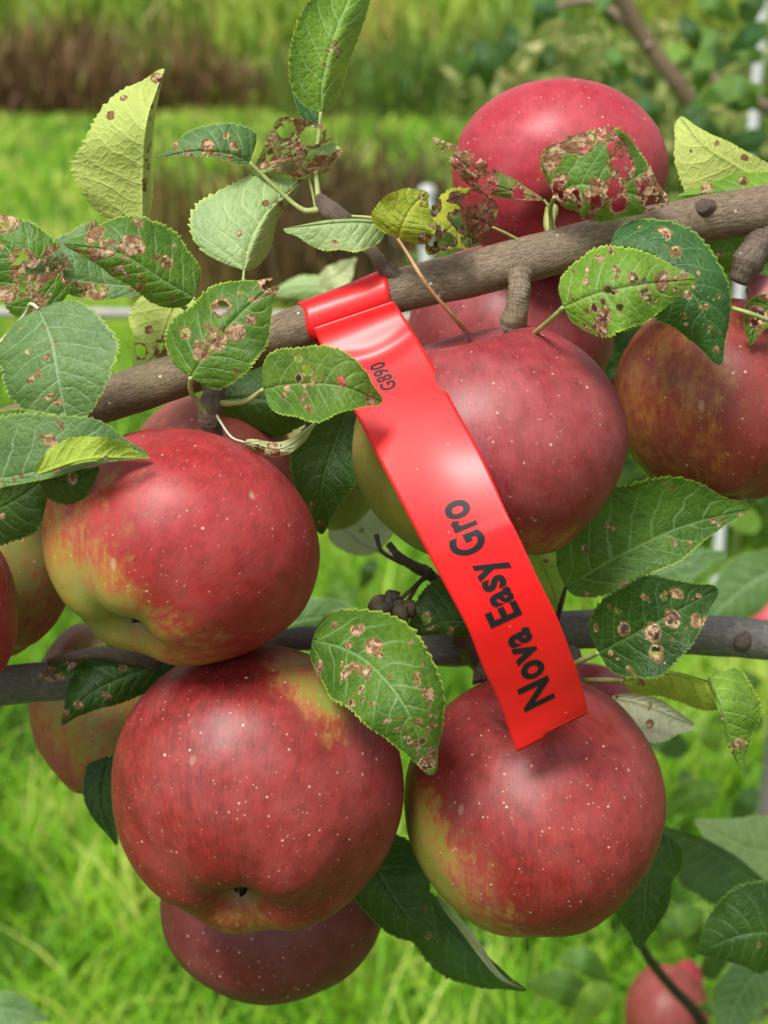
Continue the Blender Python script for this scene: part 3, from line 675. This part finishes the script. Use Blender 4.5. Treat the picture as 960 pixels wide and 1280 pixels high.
leaf('blackened yellow leaf riddled with holes left of the pink apple', 'burnt', [(616, 284, .402), (590, 274, .398), (562, 286, .392), (534, 318, .390)], 34, 40, a=.7, b=.5, pet=[(635, 293, .404), (655, 304, .406)], heavy=1.3, wave=.3, dmg=[(-.3, .7, .4, 1.0), (.3, .3, .35, .75)])
leaf('curled dead brown leaf with a green tail against the pink apple', 'dead', [(680, 250, .405), (645, 240, .404), (605, 226, .40), (570, 196, .396), (540, 172, .395)], 15, 20, a=1.25, b=.6, pet=[(688, 262, .406), (690, 282, .408)], heavy=.3, wave=.25, dmg=[(0, .72, 1.1, .62), (0, .95, .9, .62), (.2, .5, .5, .6)])
leaf('badly eaten brown and green leaf lying on the pink apple', 'green', [(693, 246, .395), (722, 232, .390), (775, 240, .386), (836, 254, .40)], 74, 42, a=.72, b=.55, pet=[(688, 262, .402), (690, 288, .408)], petr=4, heavy=1.1, wave=.3, dmg=[(-.5, .55, .5, .7), (.4, .6, .40, 1.0), (-.3, .8, .5, .8), (.3, .85, .3, 1.0)])
leaf('wide pale leaf underside at the right above the branch', 'pale', [(990, 245, .44), (930, 212, .436), (880, 180, .434), (850, 146, .434)], 72, 22, a=.85, b=.45, under=True, wave=.08, scatter=3, extra=[dict(style='bright', mid=[(1000, 230, .43), (920, 240, .428), (846, 246, .432)], wl=4, wr=24, a=.7, b=.5, dmg=[(.5, .45, .2, .6), (.5, .75, .25, .6)], scatter=2)])
leaf('light green leaf full of tan edged holes below the upper branch', 'bright', [(704, 384, .376), (745, 368, .372), (805, 356, .370), (870, 349, .376)], 54, 54, a=.68, b=.55, pet=[(688, 400, .382), (664, 420, .398), (652, 430, .412)], petr=4.5, scatter=12,
     dmg=[(-.05, .36, .16, 1.2), (.05, .40, .14, .6), (.5, .28, .30, .75), (.75, .22, .35, .65), (.45, .42, .16, 1.2), (-.2, .55, .22, .6), (-.1, .62, .14, 1.2), (.25, .62, .24, .65), (0, .75, .3, .55), (-.25, .78, .2, .75), (.3, .22, .15, 1.2), (.2, .3, .12, 1.2)])
leaf('dark green leaf with pale flecks overlapping the tawny right apple', 'teal', [(762, 308, .395), (815, 322, .392), (872, 376, .388), (900, 456, .392)], 54, 62, a=.70, b=.58, fleck=.9, scatter=9, dl=.5, dr=.8, dmg=[(-.4, .35, .2, .55), (.1, .55, .18, .6)])
leaf('big glossy green leaf pointing right beneath the tawny apple', 'green', [(707, 735, .425), (770, 698, .420), (850, 660, .418), (938, 636, .425)], 86, 40, a=.74, b=.6, pet=[(700, 760, .428), (692, 800, .445)], petr=4, petm=M_STALK_DARK, scatter=8, wave=.08, fleck=.25)
leaf('dark leaf with rusty brown blotches in front of the lower branch at right', 'dark', [(748, 816, .41), (800, 789, .405), (850, 762, .404), (897, 736, .41)], 62, 58, a=.66, b=.5, pet=[(722, 828, .42), (700, 842, .44)], petr=5, scatter=9, dmg=[(.15, .42, .36, .66), (.55, .38, .3, .7), (-.2, .25, .25, .6), (.1, .60, .35, .65), (-.5, .72, .25, .62), (.6, .75, .25, .6)])
leaf('leaf bent over at right, olive underside above and green tip hanging down', 'lime', [(778, 851, .425), (835, 841, .42), (911, 862, .412)], 3, 34, a=.8, b=.55, tr=(0, .66), under=True, pet=[(750, 850, .435), (722, 852, .45)], petr=4.5, scatter=1,
     extra=[dict(style='bright', mid=[(888, 846, .4135), (903, 885, .408), (912, 925, .408), (926, 962, .412)], wl=46, wr=6, a=.75, b=.5, tr=(.12, 1), scatter=3, dmg=[(-.4, .75, .28, .65)])])
leaf('pale whitish curled leaf lying on the lower right apple', 'wan', [(764, 872, .448), (805, 880, .446), (868, 906, .448)], 12, 46, a=1.15, b=.4, under=True, wave=.05, scatter=2, dl=-.2, dr=-1.0, dmg=[(.5, .55, .2, .5)])
leaf('lime leaf peeping out right of the tape below the rosy apple', 'lime', [(668, 690, .48), (685, 725, .48), (702, 772, .48)], 24, 26, scatter=1)
leaf('green leaf half hidden left of the tape below the rosy apple', 'dark', [(615, 785, .430), (560, 778, .426), (508, 795, .424)], 16, 60, a=.7, b=.5, scatter=2, dmg=[(.3, .72, .2, .65)])
leaf('large green leaf with rust specks and small holes in the middle of the cluster', 'green', [(390, 800, .392), (430, 811, .386), (466, 834, .380), (508, 887, .374), (541, 969, .378)], 66, 62, a=.70, b=.55, scatter=26, wave=.14,
     dmg=[(.1, .72, .17, 1.3), (-.1, .82, .13, 1.2), (0, .93, .28, .65), (-.6, .62, .2, .65), (.4, .25, .25, .55), (-.3, .3, .3, .5), (-.5, .2, .25, .55)])
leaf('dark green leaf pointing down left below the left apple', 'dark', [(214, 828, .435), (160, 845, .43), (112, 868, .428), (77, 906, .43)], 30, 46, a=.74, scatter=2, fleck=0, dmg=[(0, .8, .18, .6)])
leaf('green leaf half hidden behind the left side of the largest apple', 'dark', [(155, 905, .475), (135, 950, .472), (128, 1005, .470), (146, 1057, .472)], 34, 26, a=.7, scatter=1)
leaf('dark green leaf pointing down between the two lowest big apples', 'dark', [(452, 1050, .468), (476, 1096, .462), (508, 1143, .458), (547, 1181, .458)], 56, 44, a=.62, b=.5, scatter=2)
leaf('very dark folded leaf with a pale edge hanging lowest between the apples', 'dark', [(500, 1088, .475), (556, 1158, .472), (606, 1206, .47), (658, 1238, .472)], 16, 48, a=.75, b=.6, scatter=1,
     extra=[dict(style='wan', mid=[(545, 1120, .468), (585, 1168, .468), (622, 1218, .466), (655, 1237, .47)], wl=6, wr=5, scatter=0)])
leaf('dark green leaf sticking out behind the lower right apple', 'dark', [(838, 1048, .475), (812, 1090, .472), (806, 1140, .47), (800, 1186, .475)], 34, 58, a=.62, b=.5, scatter=1, wave=.25)
leaf('dark bluish leaf at the right edge near the bottom', 'dark', [(1000, 1168, .475), (935, 1168, .47), (870, 1190, .475)], 48, 66, a=.7, b=.6, scatter=1)
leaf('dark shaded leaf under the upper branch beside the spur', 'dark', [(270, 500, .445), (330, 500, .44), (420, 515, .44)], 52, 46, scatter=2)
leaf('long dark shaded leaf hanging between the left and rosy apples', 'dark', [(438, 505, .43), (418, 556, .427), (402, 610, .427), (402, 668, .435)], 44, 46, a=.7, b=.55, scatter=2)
leaf('oval green leaf with a black edged hole overlapping the tape', 'green', [(329, 487, .378), (370, 480, .372), (425, 483, .368), (478, 502, .370)], 50, 46, a=.70, b=.5, pet=[(305, 502, .385), (268, 505, .393)], petr=4.5, scatter=5, wave=.06,
     dmg=[(-.35, .37, .20, 1.5), (-.15, .30, .15, 1.3), (-.7, .30, .15, 1.2), (-.05, .42, .15, .8), (-.15, .46, .13, 1.1), (.1, .20, .15, .6)])
leaf('rounded green leaf with tan patches in front of the upper branch', 'green', [(238, 472, .378), (264, 434, .374), (300, 393, .372), (348, 350, .376)], 58, 56, a=.64, b=.5, pet=[(240, 492, .384), (262, 522, .391)], petr=4.5, scatter=7,
     dmg=[(.0, .35, .4, .62), (.2, .5, .3, .65), (-.1, .2, .25, .6), (-.45, .55, .3, .7), (-.2, .95, .4, .68), (.3, .65, .2, .6), (-.6, .25, .2, .95)])
leaf('green leaf with brown scars pointing left at upper left', 'green', [(242, 372, .390), (206, 352, .384), (150, 318, .378), (80, 305, .384)], 32, 58, a=.72, b=.55, scatter=8, wave=.12, pet=[(258, 392, .395), (272, 440, .40)],
     dmg=[(.3, .55, .35, .7), (.6, .80, .3, .6), (-.3, .78, .3, .62), (.4, .3, .25, .62), (.1, .7, .3, .62)])
leaf('green leaf with a grey twisted base squeezed between the upper left leaves', 'glauc', [(182, 360, .402), (130, 356, .402), (80, 348, .402), (28, 335, .405)], 20, 78, a=.9, b=.5, scatter=4, pet=[(205, 368, .402), (250, 398, .402)], petr=4, petm=M_STALK, dmg=[(-.5, .4, .5, .6), (.9, .5, .2, .6)])
leaf('browned leaf cut off by the left edge', 'green', [(55, 392, .395), (34, 350, .392), (8, 310, .39), (-45, 268, .395)], 46, 56, a=.6, b=.55, scatter=4, heavy=.9, dmg=[(.1, .4, .5, .7)])
leaf('broad bluish green leaf hanging tip down at the left edge', 'glauc', [(48, 386, .382), (64, 425, .376), (74, 480, .372), (88, 550, .376)], 76, 74, a=.70, b=.52, scatter=6, wave=.06, pet=[(38, 380, .384), (30, 395, .39), (-10, 440, .40)], petr=3.5, petm=M_STALK_PALE)
leaf('light green leaf folded along its lower edge over the left apple', 'glauc', [(-70, 608, .375), (0, 600, .369), (60, 588, .364), (120, 574, .362), (187, 572, .366)], 78, 10, a=.80, b=.55, wave=.06, scatter=6, dmg=[(-.5, .55, .25, .6)],
     extra=[dict(style='lime', mid=[(44, 594, .357), (110, 574, .353), (188, 573, .362)], wl=30, wr=3, a=.85, b=.6, under=True, scatter=1), dict(style='green', mid=[(-60, 560, .372), (30, 545, .368), (120, 556, .367), (150, 565, .368)], wl=34, wr=6, a=.8, b=.45, scatter=2, dmg=[(-.3, .45, .35, .66)])])
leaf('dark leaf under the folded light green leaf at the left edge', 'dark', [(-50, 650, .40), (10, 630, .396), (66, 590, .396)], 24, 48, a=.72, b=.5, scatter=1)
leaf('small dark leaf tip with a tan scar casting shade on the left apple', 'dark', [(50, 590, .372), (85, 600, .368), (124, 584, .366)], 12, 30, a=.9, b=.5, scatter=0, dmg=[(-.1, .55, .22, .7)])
leaf('pale torn leaf behind the upper branch at left', 'pale', [(226, 362, .43), (210, 395, .43), (196, 435, .43), (166, 472, .43)], 34, 44, a=.6, b=.5, under=True, scatter=2, dmg=[(-.3, .6, .45, .66), (.6, .75, .3, 1.1)])
leaf('narrow cream leaf edge curled above the left apple', 'wan', [(306, 553, .385), (345, 562, .382), (370, 552, .381), (397, 526, .383)], 9, 9, a=.7, b=.4, scatter=3, pet=[(288, 545, .386), (268, 515, .391)], petr=2.0, petm=M_STALK_PALE)
leaf('pale grey leaf blurred between the left and rosy apples', 'wan', [(412, 650, .56), (450, 660, .56), (510, 640, .56)], 22, 34, under=True, scatter=2, pet=[(425, 655, .55), (455, 680, .54), (505, 700, .52)], petr=4, petm=M_STALK_PALE)
leaf('blurred bluish leaf just above the lower branch', 'glauc', [(345, 785, .62), (400, 772, .62), (480, 782, .62)], 26, 20, scatter=1)
leaf('dull green leaf behind the dark spur at the right edge', 'green', [(950, 306, .45), (905, 315, .45), (850, 325, .45)], 26, 22, scatter=1)
leaf('tiny shrivelled leaf on the lower branch at far left', 'dark', [(108, 812, .436), (75, 838, .432), (36, 852, .43)], 12, 13, scatter=1, wave=.4, heavy=.4)
leaf('small brown spotted leaf at the right edge beside the split fruitlet', 'green', [(975, 376, .418), (950, 396, .416), (938, 432, .416)], 16, 22, scatter=2, dmg=[(.2, .5, .4, .66)])

# --- blurred neighbours, lower right, on a lower bough
lb = thing('bough', to_world(cpt(690, 1150, .60)[None])[0], 'blurred thin bough at the bottom right corner', 'branch')
limb_part('limb', [(785, 1140, .64), (806, 1190, .74), (838, 1232, .84), (872, 1270, .9), (900, 1330, .95)], [5, 6, 7, 9], M_STALK_DARK, lb, 30, 10)
GB = 'blurred leaves behind the cluster at lower right'
leaf('pale blurred leaf above the dark one at the right edge', 'pale', [(1010, 1065, .66), (940, 1062, .65), (868, 1025, .65)], 46, 44, group=GB, nt=50, ns=14, scatter=0)
leaf('dark blurred drooping leaf right of the lower right apple', 'dark', [(960, 1110, .60), (885, 1060, .60), (820, 1030, .60)], 60, 10, group=GB, nt=50, ns=14, scatter=0, b=.5)
leaf('pale blurred leaf at the bottom right corner', 'glauc', [(960, 1200, .72), (925, 1245, .72), (900, 1310, .72)], 34, 34, group=GB, nt=50, ns=14, scatter=0)
leaf('pale blurred leaf beside the blurred red apple', 'glauc', [(990, 700, .85), (930, 735, .85), (868, 790, .85)], 36, 36, group=GB, nt=50, ns=14, scatter=0)
leaf('grey blurred leaf just past the tip of the big glossy leaf', 'glauc', [(760, 740, .70), (850, 705, .70), (905, 690, .70)], 30, 34, group=GB, nt=50, ns=14, scatter=0)
leaf('bluish blurred leaf at the bottom left corner', 'glauc', [(-30, 1255, .75), (15, 1262, .75), (62, 1275, .75)], 22, 24, group=GB, nt=50, ns=14, scatter=0)
leaf('pale oval leaf blurred above the tape', 'wan', [(400, 356, .62), (425, 342, .62), (446, 322, .62)], 16, 16, group=GB, nt=40, ns=12, scatter=0)
leaf('green blurred leaf below the pale oval leaf', 'pale', [(450, 372, .66), (390, 360, .66), (330, 368, .66)], 18, 18, group=GB, nt=40, ns=12, scatter=0)

rq = random.Random(17)
GQ = 'far blurred leaves of the lower bough'
for k, (x, y, ang, L, d, st) in enumerate([(860, 940, 200, 70, .95, 'dark'), (900, 985, 160, 80, 1.0, 'green'), (955, 905, 190, 70, .95, 'green'), (870, 1010, 250, 60, 1.05, 'dark'), (945, 985, 120, 60, 1.1, 'dark'),
        (850, 905, 30, 60, 1.1, 'bright'), (880, 1140, 150, 70, .95, 'green'), (845, 1130, 60, 60, 1.0, 'dark'), (960, 1090, 200, 60, 1.0, 'teal'), (740, 1250, 200, 90, .95, 'green'), (760, 1230, 130, 70, .9, 'bright'),
        (885, 1225, 300, 60, .95, 'dark'), (935, 1275, 200, 70, .9, 'green'), (700, 1200, 20, 70, 1.1, 'green'), (860, 1160, 340, 60, 1.05, 'bright'), (950, 850, 160, 60, 1.2, 'green'), (905, 700, 150, 60, 1.3, 'green'), (950, 660, 200, 60, 1.4, 'bright'),
        (800, 760, 170, 60, 1.2, 'green'), (450, 740, 160, 50, 1.3, 'green'), (400, 700, 220, 50, 1.35, 'bright'), (470, 700, 120, 40, 1.4, 'dark')]):
    a = math.radians(ang); dx, dy = math.cos(a), math.sin(a)
    leaf('far blurred leaf low behind the apple cluster', st, [(x, y, d), (x + dx * L * .5, y + dy * L * .5 - 6, d - .01), (x + dx * L, y + dy * L + L * .12, d + .01)], L * .30, L * .22, group=GQ, nt=30, ns=8, scatter=0, hole=0, a=.75)

# ------------------------------------------------------------------ red tape
def mred():
    s = NT('red_tape'); tc = s.n('ShaderNodeTexCoord').outputs['Object']
    n = s.noise(tc, 30, 2, .5); vo = s.voro(tc, 260); sc = s.n('ShaderNodeSeparateColor'); s.l(vo.outputs['Color'], sc.inputs[0])
    dirt = s.math('MULTIPLY', s.step(vo.outputs['Distance'], .10, .04), s.step(sc.outputs[0], .84, .88))
    col = s.mix(s.step(n, .3, .7), (.80, .006, .010), (.86, .012, .016)); col = s.mix(s.math('MULTIPLY', dirt, .6), col, (.70, .40, .25))
    h = s.math('ADD', s.noise(tc, 45, 2, .4), s.math('MULTIPLY', s.noise(tc, 500, 3, .5), .03))
    a = s.bsdf(col, .46, .5, s.bump(h, .0009, .6), Coat_Weight=.22, Coat_Roughness=.22)
    tr = s.n('ShaderNodeBsdfTranslucent'); tr.inputs[0].default_value = (.9, .02, .02, 1)
    ms = s.n('ShaderNodeMixShader'); ms.inputs[0].default_value = .18; s.l(a, ms.inputs[1]); s.l(tr.outputs[0], ms.inputs[2])
    return s.finish(ms.outputs[0])
M_RED = mred()
tp = thing('marker_tape', to_world(cpt(430, 388, .402)[None])[0], 'glossy red plastic tape tied round the upper branch, printed Nova Easy Gro', 'tape')
def tape_loop():
    A, B = cpt(384, 406, .402), cpt(486, 366, .402); ax = (B - A); Ln = np.linalg.norm(ax); ax /= Ln
    up = np.array([0, 1, 0]) - ax * ax[1]; up /= np.linalg.norm(up); fw = np.cross(ax, up); fw = fw if fw[2] > 0 else -fw
    V = []; n, m = 60, 20
    for i in range(n + 1):
        a = math.radians(-55 + 350 * i / n)
        for j in range(m + 1):
            u = j / m; r = .00635 + .00012 * math.sin(3 * a + 3 * u) + .00012 * math.sin(5 * u + a)
            c = A + ax * (Ln * u + .0006 * math.sin(3 * a)); V.append(c + (fw * math.cos(a) + up * math.sin(a)) * r)
    Q = np.array([(i * (m + 1) + j, i * (m + 1) + j + 1, (i + 1) * (m + 1) + j + 1, (i + 1) * (m + 1) + j) for i in range(n) for j in range(m)])
    o = mesh_obj('tape_loop', to_world(np.array(V)), None, M_RED, tp, quads=Q); md = o.modifiers.new('thick', 'SOLIDIFY'); md.thickness = .00015; md.offset = 0
tape_loop()
LE = [(391, 410, .3938), (402, 434, .3940), (424, 477, .3890), (449, 526, .381), (478, 582, .374), (508, 640, .369), (530, 682, .367), (551, 722, .3665), (584, 784, .368), (604, 835, .373), (624, 877, .379), (636, 912, .384), (646, 940, .387)]
RE = [(492, 376, .3938), (505, 396, .3940), (535, 446, .3870), (568, 507, .376), (602, 570, .367), (633, 640, .3615), (646, 666, .3605), (672, 722, .3620), (697, 773, .366), (717, 826, .373), (728, 860, .379), (733, 882, .383), (736, 894, .386)]
NR = 160
SL, SR = spline(LE, NR + 1), spline(RE, NR + 1)
def tape_pt(t, s, lift=0.0):
    i = min(NR - 1, max(0, int(t * NR))); u = t * NR - i
    l = SL[i] * (1 - u) + SL[i + 1] * u; r = SR[i] * (1 - u) + SR[i + 1] * u
    p = l * (1 - s) + r * s
    bow = -.0005 * math.sin(math.pi * s) * (1 - .5 * t) + .0004 * math.sin(9 * t + 2.2 * s) * math.sin(math.pi * s)
    crease = .0010 * math.exp(-((t - .085 - .02 * math.sin(3.1 * s)) / .018) ** 2)
    return cpt(p[0], p[1], p[2] + bow + crease - lift)
def tape_strip():
    m = 28; V = []; nt = 200
    for i in range(nt + 1):
        for j in range(m + 1):
            s_ = j / m; t = i / nt
            if j == m: s_ += .004 * math.sin(i * 2.6) 
            if i == nt:                                 # torn end with a small step
                t = 1.0 - (.0 if s_ < .40 else .012)
            V.append(tape_pt(t, s_))
    Q = np.array([(i * (m + 1) + j, i * (m + 1) + j + 1, (i + 1) * (m + 1) + j + 1, (i + 1) * (m + 1) + j) for i in range(nt) for j in range(m)])
    o = mesh_obj('tape_strip', to_world(np.array(V)), None, M_RED, tp, quads=Q); md = o.modifiers.new('thick', 'SOLIDIFY'); md.thickness = .00015; md.offset = 0
tape_strip()
def lettering(txt, t0, t1, s_base, s_cap, bold, name, spacing=1.0):
    cu = bpy.data.curves.new('txt', 'FONT'); cu.body = txt; cu.size = 1.0; cu.offset = bold; cu.resolution_u = 5; cu.space_character = spacing
    o = bpy.data.objects.new('txt', cu); COL.objects.link(o)
    dg = bpy.context.evaluated_depsgraph_get(); me = bpy.data.meshes.new_from_object(o.evaluated_get(dg))
    import bmesh
    bm = bmesh.new(); bm.from_mesh(me); bmesh.ops.triangulate(bm, faces=bm.faces[:])
    for _k in range(4):
        es = [e for e in bm.edges if e.calc_length() > .09]
        if es: bmesh.ops.subdivide_edges(bm, edges=es, cuts=1)
        bmesh.ops.triangulate(bm, faces=[f for f in bm.faces if len(f.verts) > 3])
    bm.to_mesh(me); bm.free()
    P = np.array([v.co[:] for v in me.vertices]); Fc = [tuple(p.vertices) for p in me.polygons]
    bpy.data.objects.remove(o); bpy.data.curves.remove(cu)
    x0, x1 = P[:, 0].min(), P[:, 0].max(); cap = 0.72
    V = []
    for x, y, _ in P:
        u = (x - x0) / (x1 - x0); V.append(tape_pt(t0 + (t1 - t0) * u, s_base + (s_cap - s_base) * y / cap, .00026))
    V = np.array(V)
    n = 0
    for f in Fc[:20]: n += np.cross(V[f[1]] - V[f[0]], V[f[2]] - V[f[0]])[2]
    if n < 0: Fc = [f[::-1] for f in Fc]
    mo = mesh_obj(name, to_world(V), Fc, plain('black_print', (.010, .010, .012), (.014, .014, .017), 60, .5, .3, 0.00002), tp, smooth=False)
    bpy.data.meshes.remove(me)
lettering('Nova Easy Gro', .930, .452, .635, .245, .032, 'printed_words', 1.08)
lettering('G890', .182, .118, .54, .37, .030, 'printed_code', 1.1)

# ------------------------------------------------------------------ trellis and neighbouring tree behind
M_PIPE = plain('pipe_grey', (.30, .28, .27), (.42, .39, .37), 20, .5)
pp = thing('irrigation_pipe', to_world(cpt(-200, 392, 1.7)[None])[0], 'thin grey pipe running level behind the left leaves', 'pipe')
limb_part('pipe', [(-400, 388, 1.7), (100, 391, 1.7), (600, 398, 1.7), (1400, 402, 1.7)], [6], M_PIPE, pp, 30, 10, 0)
M_WHITE = plain('white_paint', (.50, .52, .54), (.62, .65, .66), 8, .5)
def post(name, label, px, py0, d, h, r, cat='post'):
    c = to_world(cpt(px, py0, d)[None])[0]
    root = thing(name, (c[0], c[1], 0), label, cat)
    V, Fc, tv = tube(np.array([[c[0], c[1], z] for z in np.linspace(0, h, 12)]), [r], 14, .02)
    mesh_obj('shaft', V, Fc, M_WHITE, root); V, Fc, tv = tube(np.array([[c[0], c[1], z] for z in (h - .01, h, h + .02)]), [r * 1.25, r * 1.25, r * .8], 14)
    mesh_obj('cap', V, Fc, plain('post_cap', (.5, .5, .52), (.6, .6, .62), 8), root)
post('trellis_post', 'blurred white trellis post at the upper right edge', 942, 150, 2.6, 1.9, .009)
post('marker_stake', 'short blurred white stake in the grass left of the pink apple', 534, 240, 5.2, .62, .024, 'stake')

nb = thing('orchard_tree', to_world(cpt(980, 420, 1.6)[None])[0] * np.array([1, 1, 0]), 'blurred neighbouring apple tree limbs at upper right', 'tree')
c = to_world(cpt(1010, 420, 1.6)[None])[0]
V, Fc, tv = tube(np.array([[c[0] + .03 * math.sin(z * 3), c[1], z] for z in np.linspace(-.05, 2.2, 30)]), [.035, .028, .02], 12, .1)
nb.location = (c[0], c[1], 0)
mesh_obj('trunk', V, Fc, M_BARK_LOW, nb, attrs={'tuv': tv})
limb_part('limb', [(1010, 330, 1.6), (900, 190, 1.45), (850, 110, 1.4), (800, 40, 1.38), (755, -40, 1.35)], [15, 13, 11, 10, 9], M_BARK, nb, 50, 12, .1, 21, 20)
limb_part('limb', [(815, 60, 1.38), (750, 5, 1.4), (690, 8, 1.42)], [7, 6, 4], M_BARK, nb, 30, 10, .1, 22, 20)
limb_part('limb', [(1000, 150, 1.6), (905, 110, 1.6), (880, 60, 1.6)], [10, 8, 5], M_BARK, nb, 30, 10, .1, 23, 20)
GR = 'leaves of the neighbouring tree'
rl = random.Random(5)
spots = [(640, 30, 100, 50, 1.35, 'dark'), (625, 60, 160, 60, 1.35, 'green'), (690, 55, 120, 40, 1.4, 'dark'), (745, -10, 60, 50, 1.4, 'green'), (850, 20, 60, 50, 1.38, 'dark'), (860, 90, -20, 70, 1.4, 'dark'), (925, 105, 160, 60, 1.3, 'green'), (945, 130, 200, 70, 1.35, 'dark'),
         (600, 50, 80, 60, 1.2, 'dark'), (640, 55, 150, 70, 1.25, 'dark'), (700, 20, 210, 50, 1.3, 'green'), (760, 60, 60, 46, 1.3, 'green'), (880, 60, 100, 55, 1.3, 'green'), (900, 100, 30, 60, 1.25, 'green'), (850, 150, 20, 60, 1.3, 'dark'), (940, 215, 190, 60, 1.3, 'green'),
         (915, 130, 330, 55, 1.35, 'bright'), (830, 60, 30, 50, 1.45, 'bright'), (800, 120, 60, 46, 1.5, 'teal'), (960, 30, 150, 60, 1.3, 'teal'), (775, 130, 200, 40, 1.5, 'bright'), (960, 170, 170, 60, 1.4, 'teal'), (870, -5, 30, 60, 1.3, 'green'), (690, -10, 120, 50, 1.3, 'teal'),
         (820, 110, 210, 40, 1.45, 'dark'), (880, 125, 130, 45, 1.35, 'teal'), (800, 170, 150, 40, 1.5, 'green'), (870, 40, 40, 50, 1.5, 'green'), (930, 30, 300, 60, 1.5, 'dark'), (955, 70, 190, 50, 1.45, 'green'), (780, 95, 160, 36, 1.5, 'dark'), (720, 20, 200, 44, 1.5, 'green'), (905, 190, 250, 40, 1.6, 'dark'), (950, 190, 210, 44, 1.5, 'green')]
for (x, y, ang, L, d, st) in spots:
    a = math.radians(ang); dx, dy = math.cos(a), math.sin(a)
    leaf('blurred leaf of the neighbouring tree at upper right', st, [(x, y, d), (x + dx * L * .5, y + dy * L * .5, d - .01), (x + dx * L, y + dy * L + L * .12, d + .01)], L * .28, L * .2, group=GR, nt=30, ns=8, scatter=0, hole=0, a=.75)
# weeds with yellowish tops right behind
def weed_plant(px, py, d, label, hgt=.5):
    c = to_world(cpt(px, py, d)[None])[0]; root = thing('flowering_weed', (c[0], c[1], 0), label, 'weed', 'flowering weeds behind the pink apple')
    top = c[2]; V, Fc, tv = tube(np.array([[c[0] + .02 * math.sin(z * 4), c[1], z] for z in np.linspace(0, top, 20)]), [.006, .004, .002], 8)
    mesh_obj('stem', V, Fc, M_STALK, root)
    n = 1300; u = rng.uniform(0, 1, n); zz = top * (.25 + .78 * u); rr = (.10 + .20 * (1 - u)) * rng.uniform(.1, 1, n); th = rng.uniform(0, 6.28, n)
    ctr = np.stack([c[0] + rr * np.cos(th), c[1] + rr * np.sin(th), zz], 1); a = rng.normal(0, 1, (n, 3)); a /= np.linalg.norm(a, axis=1)[:, None]
    b = np.cross(a, rng.normal(0, 1, (n, 3))); b /= np.linalg.norm(b, axis=1)[:, None]; s_ = rng.uniform(.010, .028, n)[:, None]
    VV = np.stack([ctr - a * s_, ctr + b * s_ * .4, ctr + a * s_, ctr - b * s_ * .4], 1).reshape(-1, 3); Q = (np.arange(n) * 4)[:, None] + np.arange(4)[None]
    tint = np.clip(u * .8 + rng.normal(0, .15, n), 0, 1)
    mesh_obj('foliage', VV, None, M_WEED, root, quads=Q, smooth=False, attrs={'tint': np.repeat(tint, 4)})
M_WEED = grass_mat('weed_leaf', [(.025, .065, .014), (.06, .13, .025), (.16, .26, .04), (.52, .50, .20)])
for k, (x, y, d) in enumerate([(625, 95, 3.0), (665, 75, 3.1), (700, 45, 3.2), (745, 65, 3.0), (800, 50, 3.3), (850, 130, 3.0), (900, 60, 3.1), (930, 150, 2.9), (965, 80, 3.0)]):
    weed_plant(x, y, d, 'blurred bushy weed with yellow green tops behind the pink apple')
